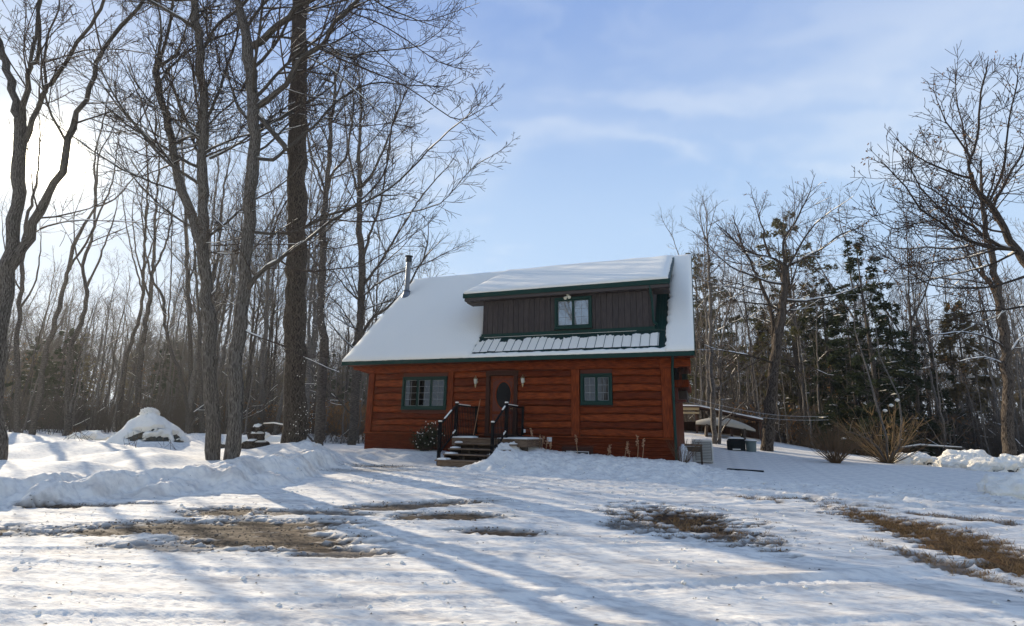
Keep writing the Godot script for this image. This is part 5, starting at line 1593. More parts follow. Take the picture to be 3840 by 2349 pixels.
	limb(t, 0.078, 0.045, 0.6, 3, [-7.5, 14.75, -4.89, -8.1, 16.17, -4.93, -8.73, 17.27, -4.91, -9.38, 18.87, -4.96, -9.89, 20.77, -5.09])
	limb(t, 0.078, 0.045, 0.6, 3, [-7.44, 15.27, -4.91, -7.01, 16.23, -4.86, -6.39, 16.87, -4.91, -5.93, 18.89, -4.63, -5.77, 20.27, -4.38])
	limb(t, 0.056, 0.022, 0.5, 2, [-7.38, 12.45, -4.93, -6.67, 13.55, -5.37, -6.11, 15.78, -5.86, -5.9, 17.52, -6.15])
	limb(t, 0.056, 0.022, 0.5, 2, [-7.27, 10.23, -4.98, -7.88, 11.31, -4.36, -8.25, 12.84, -3.73, -8.39, 14.58, -3.14])
	tree_thing("crooked_maple", t, "tree with a kink in its trunk, just right of the thickest trunk", M.bark_wood, M.twig, "")
	t = new_tree(-7.62, -9.47)
	t.snow = 0.35
	t.rmin = 0.006; t.gap = 0.4; t.depth = 2
	limb(t, 0.283, 0.193, 1.5, 0, [-7.62, 0.73, -9.47, -7.71, 4.91, -9.44, -7.72, 7.79, -9.44, -7.83, 10.5, -9.39, -7.96, 12.46, -9.35, -8.27, 14.17, -9.23, -8.4, 15.86, -9.18])
	limb(t, 0.180, 0.077, 0.6, 4, [-8.4, 15.86, -9.18, -8.47, 17.38, -9.16, -8.73, 19.7, -9.06, -8.78, 21.46, -9.04, -8.82, 23.35, -9.03])
	limb(t, 0.103, 0.039, 0.5, 3, [-8.46, 17.26, -9.16, -7.82, 18.77, -9.66, -7.3, 21.54, -10.27, -6.96, 24.07, -10.77])
	limb(t, 0.090, 0.039, 0.5, 3, [-8.53, 16.81, -9.14, -8.92, 18.74, -8.64, -9.13, 20.69, -8.21, -9.22, 22.37, -7.86])
	limb(t, 0.103, 0.039, 0.5, 3, [-7.99, 11.89, -9.34, -7.35, 14.24, -9.25, -6.79, 16.01, -9.21, -6.33, 18.99, -8.96, -6, 21.39, -8.74])
	limb(t, 0.090, 0.039, 0.5, 3, [-7.83, 10.5, -9.39, -7.11, 12.01, -9.99, -6.25, 14.52, -10.8, -5.33, 17.18, -11.66, -4.49, 18.93, -12.32])
	limb(t, 0.116, 0.051, 0.5, 3, [-8.11, 6.57, -9.29, -7.51, 7.7, -9.59, -6.96, 8.64, -9.87, -6.26, 9.22, -10.19, -5.25, 10.65, -10.68, -4.42, 12.69, -11.13])
	limb(t, 0.064, 0.026, 0.5, 2.5, [-7.82, 9.68, -9.4, -6.96, 10.46, -9.5, -5.61, 11.23, -9.7, -4, 11.72, -9.97, -2.41, 12.47, -10.21])
	limb(t, 0.064, 0.026, 0.5, 2, [-8.02, 9.67, -9.33, -8.97, 10.54, -9.2, -9.99, 11.72, -9.1])
	tree_thing("corner_maple", t, "slim dark tree behind the left corner of the house roof", M.bark_wood, M.twig, "")
	t = new_tree(14.88, -8.10)
	t.snow = 0.5
	t.rmin = 0.006; t.gap = 0.28; t.depth = 2; t.dense = 1.3
	t.leaf = 0.10
	limb(t, 0.297, 0.204, 0, 0, [14.88, 0.94, -8.1, 15.02, 1.82, -8.15, 15.26, 3.44, -8.24, 15.68, 5.69, -8.39])
	limb(t, 0.204, 0.130, 1.5, 0, [15.68, 5.69, -8.39, 16.03, 7.24, -8.52, 16.22, 8.43, -8.59, 16.33, 9.4, -8.63])
	limb(t, 0.074, 0.028, 0.45, 1.5, [16.31, 9.42, -8.62, 15.95, 9.82, -8.59, 15.32, 10.03, -8.49, 14.61, 10.34, -8.39, 14.23, 10.84, -8.36])
	limb(t, 0.074, 0.028, 0.45, 1.5, [16.37, 9.44, -8.64, 16.32, 10.56, -8.48, 16.88, 11.46, -8.53, 17.44, 12.43, -8.58])
	limb(t, 0.074, 0.028, 0.45, 1.5, [16.42, 9.43, -8.66, 17.3, 9.96, -9.18, 18.21, 10.53, -9.72, 19.11, 11.28, -10.26, 19.7, 11.55, -10.6])
	limb(t, 0.056, 0.024, 0.45, 1.5, [15.76, 9.88, -8.42, 15.49, 10.6, -8.16, 15.52, 11.07, -8.08, 15.33, 11.76, -7.85])
	limb(t, 0.065, 0.024, 0.45, 1.5, [16.18, 8.55, -8.57, 15.43, 8.63, -8.14, 14.63, 8.92, -7.67, 13.92, 9.22, -7.26, 13.27, 9.77, -6.84])
	limb(t, 0.065, 0.024, 0.6, 1, [16.18, 7.79, -8.58, 17.08, 7.8, -9.03, 17.92, 7.99, -9.45, 18.8, 8.26, -9.89, 19.41, 8.52, -10.2])
	limb(t, 0.056, 0.022, 0.5, 1, [15.97, 7.04, -8.5, 15.6, 7.56, -8.52, 14.9, 7.67, -8.46, 14.27, 7.8, -8.4])
	limb(t, 0.056, 0.022, 0.5, 1, [15.67, 4.74, -8.39, 15.05, 5, -8.07, 14.04, 5.22, -7.56, 13.13, 5.35, -7.09])
	limb(t, 0.111, 0.056, 0.6, 2, [15.47, 4.93, -8.31, 15.63, 6.18, -8.68, 15.67, 7.36, -8.98, 15.44, 8.35, -9.13, 15.09, 9.55, -9.3, 14.71, 10.71, -9.44])
	limb(t, 0.056, 0.022, 0.5, 1.5, [16.4, 9.24, -8.66, 17.05, 10.39, -8.62, 17.74, 11.34, -8.62, 18.21, 11.71, -8.66])
	limb(t, 0.046, 0.019, 0.5, 1, [15.74, 5.12, -8.41, 16.35, 4.97, -8.84, 16.9, 4.85, -9.22, 17.35, 4.65, -9.55])
	tree_thing("lawn_oak", t, "spreading oak with a bent trunk on the slope right of the house", M.bark_oak, M.twig, "")
	t = new_tree(20.34, 1.71)
	t.snow = 0.4
	t.rmin = 0.0065; t.gap = 0.26; t.depth = 2; t.dense = 2.4
	t.leaf = 0.10
	limb(t, 0.173, 0.117, 0, 0, [20.34, 0.38, 1.71, 20.49, 2.23, 1.66, 20.46, 4.2, 1.67, 20.34, 5.45, 1.71, 20.17, 6.04, 1.77])
	limb(t, 0.098, 0.046, 0.8, 0, [20.17, 6.04, 1.77, 19.91, 6.55, 1.87, 19.74, 7.13, 1.93, 19.58, 7.54, 1.99, 19.39, 7.86, 2.06, 19.31, 8.35, 2.09])
	limb(t, 0.039, 0.018, 0.35, 0.6, [19.31, 8.35, 2.09, 19.36, 8.71, 2.03, 19.72, 9.45, 1.8, 20.14, 10.99, 1.46, 20.45, 11.74, 1.25])
	limb(t, 0.051, 0.012, 0.35, 0.6, [20.09, 6.3, 1.8, 19.55, 6.28, 2.09, 18.98, 6.37, 2.39, 18.53, 6.58, 2.64, 18.23, 6.85, 2.82, 17.79, 7.17, 3.07, 17.47, 7.69, 3.3, 17.05, 8.19, 3.57])
	limb(t, 0.047, 0.012, 0.35, 0.6, [19.89, 6.31, 1.88, 19.45, 6.57, 1.97, 19.21, 6.95, 2, 18.73, 7.23, 2.1, 18.46, 7.53, 2.15, 18.18, 8.11, 2.17, 17.94, 8.89, 2.16])
	limb(t, 0.035, 0.012, 0.35, 0.6, [19.29, 8.24, 2.1, 18.95, 8.38, 2.15, 18.59, 8.62, 2.19, 18.19, 8.98, 2.23, 17.85, 9.42, 2.25])
	limb(t, 0.028, 0.011, 0.35, 0.6, [19.36, 8.81, 2.08, 19.1, 9.29, 2.28, 18.84, 9.73, 2.48, 18.64, 10.27, 2.68])
	limb(t, 0.024, 0.011, 0.35, 0.6, [19.35, 8.63, 2.08, 19.37, 9.86, 1.99, 19.37, 10.65, 1.95, 19.46, 11.27, 1.88])
	limb(t, 0.039, 0.017, 0.4, 0.6, [19.7, 7.44, 1.95, 20.03, 7.98, 1.72, 20.49, 8.61, 1.42, 20.99, 9.39, 1.08, 21.44, 10.43, 0.73])
	limb(t, 0.031, 0.012, 0.4, 0.6, [19.61, 7.53, 1.98, 20.06, 8.57, 2.07, 20.21, 9.59, 2.25, 20.38, 10.23, 2.35, 20.49, 10.75, 2.44])
	limb(t, 0.031, 0.010, 0.35, 1, [20.05, 6.25, 1.82, 19.59, 6, 1.89, 19.14, 5.83, 1.97, 18.53, 5.69, 2.08, 17.76, 5.51, 2.22])
	limb(t, 0.035, 0.010, 0.35, 1, [20.15, 5.61, 1.78, 19.41, 5.33, 2.2, 18.75, 5.19, 2.57, 17.71, 5.2, 3.15, 17.2, 5.5, 3.46])
	limb(t, 0.035, 0.010, 0.35, 1, [20.09, 4.87, 1.8, 19.55, 4.76, 1.92, 18.95, 4.71, 2.06, 18.5, 4.57, 2.15, 17.98, 4.52, 2.27])
	limb(t, 0.028, 0.008, 0.35, 1, [19.07, 6.4, 2.18, 18.48, 6.25, 2.47, 17.88, 6.26, 2.78, 17.26, 6.17, 3.09, 16.68, 6.34, 3.38])
	limb(t, 0.024, 0.008, 0.35, 1, [18.24, 7.05, 2.49, 17.79, 6.98, 2.51, 17.32, 6.91, 2.54, 16.91, 7.31, 2.54])
	limb(t, 0.028, 0.008, 0.35, 1, [19.87, 6.75, 1.89, 19.12, 6.88, 2.35, 18.43, 7.43, 2.84, 17.73, 7.77, 3.3, 17.01, 7.77, 3.76])
	limb(t, 0.028, 0.008, 0.35, 1, [19.6, 6.3, 1.99, 18.96, 6.13, 2.04, 18.32, 6.06, 2.11, 17.58, 5.99, 2.19, 17.06, 6.36, 2.23])
	tree_thing("edge_oak", t, "big leaning oak at the right edge, fanning low boughs to the left", M.bark_oak, M.twig, "")
	t = new_tree(22.81, -7.08)
	t.snow = 0.5
	t.rmin = 0.006; t.gap = 0.4; t.depth = 2
	limb(t, 0.204, 0.141, 0, 0, [22.81, 1.06, -7.08, 23.14, 3.33, -7.2, 23.41, 5.22, -7.3, 23.5, 6.89, -7.33])
	limb(t, 0.141, 0.078, 0.7, 2, [23.5, 6.89, -7.33, 23.52, 8.49, -7.34, 23.48, 9.46, -7.32, 23.52, 10.86, -7.34])
	limb(t, 0.078, 0.031, 0.5, 2, [23.5, 7.03, -7.33, 23.31, 7.72, -7.4, 23.19, 8.41, -7.48, 23.08, 9.4, -7.62, 22.79, 10.17, -7.67])
	limb(t, 0.047, 0.016, 0.5, 1.5, [23.35, 5.06, -7.28, 22.79, 5.43, -6.94, 21.85, 5.62, -6.42, 20.87, 5.48, -5.87])
	limb(t, 0.047, 0.016, 0.5, 1.5, [23.27, 4.42, -7.25, 22.65, 4.75, -7.17, 21.81, 4.59, -7.05])
	limb(t, 0.047, 0.016, 0.5, 1.5, [23.35, 4.74, -7.28, 23.98, 5.42, -7.67, 24.56, 5.79, -8.01])
	tree_thing("wood_edge_oak", t, "upright dark trunk below the big leaning oak at the right", M.bark_oak, M.twig, "")
	t = new_tree(12.80, -9.10)
	t.snow = 0.3
	t.rmin = 0.006; t.gap = 0.4; t.depth = 2
	limb(t, 0.129, 0.080, 0.9, 0, [12.8, 0.99, -9.1, 12.81, 3.32, -9.11, 12.86, 5.48, -9.13, 12.99, 8.26, -9.17])
	limb(t, 0.080, 0.040, 0.5, 2.5, [12.99, 8.26, -9.17, 13.05, 10.18, -9.19, 13.04, 11.46, -9.19])
	limb(t, 0.040, 0.020, 0.5, 2, [12.95, 6.53, -9.16, 13.37, 7.84, -9.57, 13.73, 9.67, -10.04, 13.89, 11.11, -10.35])
	limb(t, 0.040, 0.020, 0.5, 2, [12.93, 6.94, -9.15, 12.72, 8.13, -8.83, 12.65, 9.33, -8.56])
	limb(t, 0.089, 0.040, 0.6, 2, [13, 1.13, -9.18, 13.19, 3.36, -9.81, 13.24, 5.46, -10.34, 13.66, 7.25, -10.93, 14.07, 8.67, -11.42])
	tree_thing("double_stemmed_tree", t, "slender double stemmed tree beside the upturned boat", M.bark_pale, M.twig_grey, "")
	t = new_tree(-17.58, 2.16)
	t.snow = 0.3
	t.rmin = 0.006; t.gap = 0.8; t.depth = 2; t.dense = 0.25
	limb(t, 0.129, 0.083, 0, 0, [-17.58, 0.78, 2.16, -18.52, 5.55, 2.5, -18.97, 8.76, 2.67])
	limb(t, 0.100, 0.036, 0.7, 4, [-18.97, 8.76, 2.67, -19.38, 11.27, 2.82, -19.33, 12.75, 2.8, -19.37, 14.14, 2.82, -19.66, 16.04, 2.92])
	limb(t, 0.050, 0.018, 0.6, 3, [-18.73, 7.07, 2.58, -18.59, 8.19, 2.31, -18.94, 9.79, 2.15, -19.45, 11.22, 2.08])
	limb(t, 0.043, 0.018, 0.6, 3, [-18.87, 7.91, 2.63, -19.36, 9.09, 3.11, -19.58, 10.69, 3.55])
	tree_thing("edge_tree", t, "straight tree at the wood edge, nearest the left maple", M.bark_wood, M.twig_grey, "trees along the left wood edge")
	t = new_tree(-17.35, 1.72)
	t.snow = 0.3
	t.rmin = 0.006; t.gap = 0.8; t.depth = 2; t.dense = 0.25
	limb(t, 0.145, 0.084, 0, 0, [-17.35, 0.78, 1.72, -17.46, 4.86, 1.76, -17.34, 7.24, 1.72, -17.26, 9.14, 1.69])
	limb(t, 0.101, 0.048, 0.8, 0, [-17.26, 9.14, 1.69, -17.19, 10.78, 1.67, -16.6, 12.55, 1.45])
	limb(t, 0.058, 0.024, 0.6, 4, [-16.6, 12.55, 1.45, -17.13, 15.25, 1.64, -17.12, 17.13, 1.64, -17.13, 19.46, 1.64])
	limb(t, 0.058, 0.024, 0.6, 4, [-17.2, 9.34, 1.67, -16.98, 10.67, 1.33, -16.99, 12.25, 1.04, -16.99, 14.33, 0.68, -17.51, 16.5, 0.5])
	limb(t, 0.043, 0.014, 0.6, 2, [-16.6, 12.55, 1.45, -15.97, 13.06, 1.02, -15.41, 14.66, 0.49, -14.54, 16.35, -0.2])
	tree_thing("edge_tree", t, "tree leaning right at the far left wood edge", M.bark_wood, M.twig_grey, "trees along the left wood edge")
	t = new_tree(-18.41, -0.46)
	t.snow = 0.3
	t.rmin = 0.006; t.gap = 0.8; t.depth = 2; t.dense = 0.25
	limb(t, 0.174, 0.092, 0, 0, [-18.41, 0.65, -0.46, -19.1, 5.19, -0.2, -18.85, 7.18, -0.3, -18.92, 8.69, -0.27])
	limb(t, 0.095, 0.040, 0.7, 4, [-18.92, 8.69, -0.27, -19.39, 10.06, -0.1, -19.25, 12.03, -0.15, -19.49, 14.29, -0.06, -19.77, 16.62, 0.04])
	limb(t, 0.063, 0.026, 0.6, 3, [-18.96, 8.9, -0.26, -18.96, 10.42, -0.54, -19.02, 12.27, -0.85, -19.18, 13.92, -1.08])
	limb(t, 0.048, 0.020, 0.6, 3, [-19.35, 9.84, -0.11, -19.69, 10.95, 0.28, -19.68, 12.75, 0.66])
	tree_thing("edge_tree", t, "sinuous tree leaning right, left of the low stone", M.bark_wood, M.twig_grey, "trees along the left wood edge")
	t = new_tree(-20.65, -4.41)
	t.snow = 0.3
	t.rmin = 0.006; t.gap = 0.8; t.depth = 2; t.dense = 0.5
	limb(t, 0.147, 0.077, 0, 0, [-20.65, 0.78, -4.41, -20.89, 5.35, -4.32, -20.57, 8.37, -4.44, -20.8, 10.97, -4.36])
	limb(t, 0.092, 0.038, 0.6, 4, [-20.8, 10.97, -4.36, -21.19, 14.21, -4.21, -21.61, 17.59, -4.06, -22.08, 20.03, -3.88])
	limb(t, 0.055, 0.020, 0.5, 3, [-20.69, 9.88, -4.4, -22.06, 12.21, -4.35, -23.64, 15.31, -4.35, -24.92, 18.28, -4.41])
	limb(t, 0.055, 0.020, 0.5, 3, [-20.84, 11.25, -4.34, -20.02, 13.62, -4.15, -19.56, 16.26, -3.76])
	tree_thing("edge_tree", t, "tree leaning right just behind the left side of the big boulder", M.bark_wood, M.twig_grey, "trees along the left wood edge")
	t = new_tree(-19.29, -4.63)
	t.snow = 0.3
	t.rmin = 0.006; t.gap = 0.8; t.depth = 2; t.dense = 0.5
	limb(t, 0.182, 0.106, 0, 0, [-19.29, 0.92, -4.63, -19.81, 5.33, -4.44, -19.91, 8.82, -4.4, -20.04, 11.43, -4.35])
	limb(t, 0.101, 0.044, 0.6, 4, [-20.04, 11.43, -4.35, -20.36, 14.12, -4.23, -20.69, 17.47, -4.11, -20.93, 19.89, -4.02])
	limb(t, 0.071, 0.027, 0.5, 3, [-20, 10.91, -4.36, -19.92, 13.29, -4.84, -20.37, 16.44, -5.22, -21.03, 19.11, -5.44])
	limb(t, 0.061, 0.027, 0.5, 3, [-19.89, 9.28, -4.41, -20.51, 11.81, -3.6, -20.7, 14.37, -2.97])
	tree_thing("edge_tree", t, "thick tree rising straight above the big boulder", M.bark_wood, M.twig_grey, "trees along the left wood edge")
	t = new_tree(-15.32, -4.89)
	t.snow = 0.3
	t.rmin = 0.006; t.gap = 0.8; t.depth = 2; t.dense = 0.5
	limb(t, 0.123, 0.073, 0.9, 0, [-15.32, 0.78, -4.89, -16.08, 3.85, -4.61, -17.4, 6.64, -4.12, -18.03, 9.08, -3.89, -18.73, 10.05, -3.63])
	limb(t, 0.070, 0.029, 0.6, 3, [-18.73, 10.05, -3.63, -19.78, 12.26, -3.53, -20.83, 15.17, -3.51])
	limb(t, 0.053, 0.022, 0.6, 3, [-17.5, 6.99, -4.08, -17.2, 9.44, -3.7, -17.08, 11.88, -3.23, -16.91, 14.33, -2.76])
	tree_thing("edge_tree", t, "tree bowed to the left between big boulder and twin trunks", M.bark_wood, M.twig_grey, "trees along the left wood edge")
	t = new_tree(-16.84, -6.19)
	t.snow = 0.3
	t.rmin = 0.006; t.gap = 0.8; t.depth = 2; t.dense = 0.5
	limb(t, 0.165, 0.108, 0, 0, [-16.84, 0.85, -6.19, -17.58, 5.96, -5.92, -18.32, 10.05, -5.65, -18.7, 12.2, -5.5])
	limb(t, 0.124, 0.054, 0.6, 4, [-18.7, 12.2, -5.5, -19.21, 15.13, -5.32, -19.8, 18.12, -5.1, -20.31, 21.22, -4.91])
	limb(t, 0.062, 0.027, 0.6, 3, [-18.31, 10.03, -5.65, -18.56, 12.4, -5.99, -19.15, 14.89, -6.21, -19.82, 17.52, -6.42])
	tree_thing("edge_tree", t, "upright tree sharing a foot with the bowed tree", M.bark_wood, M.twig_grey, "trees along the left wood edge")
	t = new_tree(-15.68, -6.02)
	t.snow = 0.3
	t.rmin = 0.006; t.gap = 0.8; t.depth = 2; t.dense = 0.5
	limb(t, 0.162, 0.107, 0, 0, [-15.68, 0.81, -6.02, -16.33, 4.93, -5.78, -16.84, 7.9, -5.59])
	limb(t, 0.122, 0.053, 0.6, 4, [-16.84, 7.9, -5.59, -16.34, 11.56, -5.78, -16.46, 14.38, -5.73, -16.59, 17.3, -5.68])
	limb(t, 0.081, 0.036, 0.6, 3, [-16.84, 7.9, -5.59, -18.11, 11.44, -5.78, -19.04, 14.18, -5.93])
	tree_thing("edge_tree", t, "upright tree seen just left of the twin trunks", M.bark_wood, M.twig_grey, "trees along the left wood edge")

# ---------------------------------------------------------------- woods
func forest_tree(seed_: int, H: float, r0: float, clear: float, narrow: float, forks := 1) -> Shoot:
	rng.seed = seed_
	var t := Shoot.new()
	t.rmin = 0.007
	t.gap = 0.46
	t.snow = 0.22
	t.up = 0.16
	t.size = narrow
	var lean := V(rf(-0.05, 0.05), 1, rf(-0.05, 0.05))
	var pts := []
	var p := V(0, -0.4, 0)
	var n := 8
	var wob := Vector3.ZERO
	var knots: Array[Vector3] = []
	for i in n + 1:
		knots.append(V(lean.x * p.y + wob.x, p.y, lean.z * p.y + wob.z))
		p.y += H * 0.8 / n
		wob += V(rf(-1, 1), 0, rf(-1, 1)) * 0.011 * H * 0.55
	var cut := int(n * clear)
	for i in cut + 1: pts.append_array([knots[i].x, knots[i].y, knots[i].z])
	limb(t, r0, r0 * 0.72, 2.2, 0, pts)
	pts = []
	for i in range(cut, n + 1): pts.append_array([knots[i].x, knots[i].y, knots[i].z])
	limb(t, r0 * 0.70, r0 * 0.22, 0.55, H * 0.2, pts)
	for f in forks:   # co-dominant limbs
		var k := knots[rng.randi_range(cut, n - 2)]
		var az := rf(0, TAU)
		var l := H * rf(0.25, 0.4)
		var a := k
		var arr := [a.x, a.y, a.z]
		for i in 3:
			a += V(cos(az) * (0.42 - 0.1 * i), 0.9, sin(az) * (0.42 - 0.1 * i)) * l / 3.0 + rv() * 0.15
			arr.append_array([a.x, a.y, a.z])
		limb(t, r0 * 0.42, r0 * 0.16, 0.6, l * 0.4, arr)
	return t
func conifer(seed_: int, H: float, r0: float, spread: float, droop: float, dens: float, bare_to: float) -> Array:
	# a pine or hemlock: whorls of boughs, each a spray of needle tufts, some carrying snow
	rng.seed = seed_
	var w := MB.new()
	var f := MB.new()
	var s := MB.new()
	w.tube(PackedVector3Array([V(0, -0.4, 0), V(0.05, H * 0.4, 0), V(0, H * 0.8, 0.04), V(0, H, 0)]), PackedFloat32Array([r0, r0 * 0.7, r0 * 0.25, 0.01]), 9)
	var y := H * bare_to
	while y < H * 0.985:
		var q := (y - H * bare_to) / (H * (1.0 - bare_to))
		var reach := spread * pow(1.0 - q, 0.6) * rf(0.5, 1.15) * sm(-0.15, 0.2, q) + 0.15
		var cnt := rng.randi_range(3, 5)
		var a0 := rf(0, TAU)
		for k in cnt:
			if rng.randf() < 0.12: continue
			var az := a0 + TAU * k / cnt + rf(-0.4, 0.4)
			var L := reach * rf(0.7, 1.15)
			var dir := V(cos(az), 0, sin(az))
			var b0 := V(0, y + rf(-0.3, 0.3), 0)
			var bp := PackedVector3Array()
			var br := PackedFloat32Array()
			for i in 6:
				var u := i / 5.0
				bp.append(b0 + dir * L * u + V(0, L * (0.22 * u - droop * u * u), 0) + rv() * 0.03 * u)
				br.append(lerpf(0.03, 0.008, u) * (0.5 + L * 0.2))
			w.tube(bp, br, 4)
			var side := dir.cross(Vector3.UP)
			var tufts := int(L * 22.0 * dens) + 8
			for i in tufts:
				var u := sqrt(rf(0.12, 1.0))
				var fi := u * 5.0
				var ii := mini(int(fi), 4)
				var c := bp[ii].lerp(bp[ii + 1], fi - ii) + side * rf(-1, 1) * L * 0.36 * (1.12 - u) + V(0, rf(-0.2, 0.14), 0)
				var od := (dir + side * rf(-0.9, 0.9) + V(0, rf(-0.35, 0.25), 0)).normalized()
				for b in 4:
					var d := (od + rv() * 0.6).normalized() * rf(0.14, 0.30)
					var wd := d.cross(rv()).normalized() * rf(0.025, 0.05)
					f.tri3(c - wd, c + wd, c + d, d.cross(wd).normalized())
				if rng.randf() < 0.011:
					var e := c + V(0, 0.04, 0)
					var sw := rf(0.07, 0.17)
					var sd := side * sw * 0.8
					var sl := dir * sw * 2.3
					var o := s.vert(e + V(0, 0.05, 0), Vector3.UP)
					for g in [sl, sd, -sl, -sd]: s.vert(e + g + V(0, -0.02, 0), (g.normalized() + Vector3.UP).normalized())
					for g in 4: s.tri(o, o + 1 + g, o + 1 + (g + 1) % 4)
		y += rf(0.34, 0.75) * (0.6 + H * 0.03)
	return [w, f, s]
func sapling(seed_: int, H: float, leafy: float) -> Shoot:
	rng.seed = seed_
	var t := Shoot.new()
	t.rmin = 0.007; t.gap = 0.4; t.snow = 0.15; t.up = 0.12; t.leaf = leafy; t.depth = 1
	var bend := rf(-0.08, 0.08)
	limb(t, 0.03 * H / 5.0 + 0.012, 0.012, 0.35, H * 0.25, [0, -0.2, 0, bend * H * 0.2, H * 0.3, 0.05, bend * H * 0.5, H * 0.55, 0.0, bend * H, H * 0.8, -0.05])
	return t
const LAND := [[67, "beyond the left maple"], [60, "left of the low stone"], [55.5, "behind the low stone"], [52, "behind the big boulder"], [47.3, "between boulder and twins"], [44.8, "behind the twin trunks"], [41.8, "right of the twins"], [38, "behind the thickest trunk"], [35.5, "right of thickest trunk"], [31.5, "left of the house roof"], [26, "beyond the house roof"], [3.5, "behind the lean-to shed"], [-3, "behind the lawn oak"], [-7, "behind the round shrub"], [-12.5, "behind the multi-stemmed shrub"], [-17, "behind the boulder row"]]
const NTH := ["first", "second", "third", "fourth", "fifth", "sixth", "seventh", "eighth", "ninth", "tenth", "eleventh", "twelfth", "thirteenth", "fourteenth", "fifteenth", "sixteenth"]
func bearing(x: float, z: float) -> float: return rad_to_deg(atan2(EYE.x - x, EYE.z - z))
func landmark(b: float) -> String:
	var s: String = LAND[0][1]
	for l in LAND:
		if b <= l[0]: s = l[1]
	return s
var planted := []    # every tree of the woods: node, bearing, first words
func plant(proto: Node3D, at: Vector3, turn: float, size: float, lean: Vector3, words: String, group: String, called: String) -> void:
	var o := proto.duplicate() as Node3D
	o.name = numbered(called)
	add_child(o, true)
	o.transform = Transform3D(Basis(Vector3(1, 0, 0), lean.z) * Basis(Vector3(0, 0, 1), -lean.x) * Basis(Vector3.UP, turn) * Basis.from_scale(Vector3.ONE * size), at)
	o.set_meta("category", "tree")
	o.set_meta("group", group)
	planted.append([o, bearing(at.x, at.z), words])
func label_woods() -> void:
	var by := {}
	for p in planted:
		var b: float = p[1]
		var key: String
		if b > 66.0 or b < -26.0: key = (p[2] as String).replace(" at wood edge", "").replace(" in second row", "").replace(" deep in wood", "") + " beyond the edge of view"
		else: key = p[2] + " " + landmark(b)
		if not by.has(key): by[key] = []
		by[key].append(p)
	for key in by:
		var l: Array = by[key]
		l.sort_custom(func(a, b): return a[1] > b[1])
		for i in l.size():
			var s: String = key
			if l.size() > 1 and not key.ends_with("edge of view"): s += ", %s from left" % NTH[mini(i, 15)]
			(l[i][0] as Node3D).set_meta("label", s)
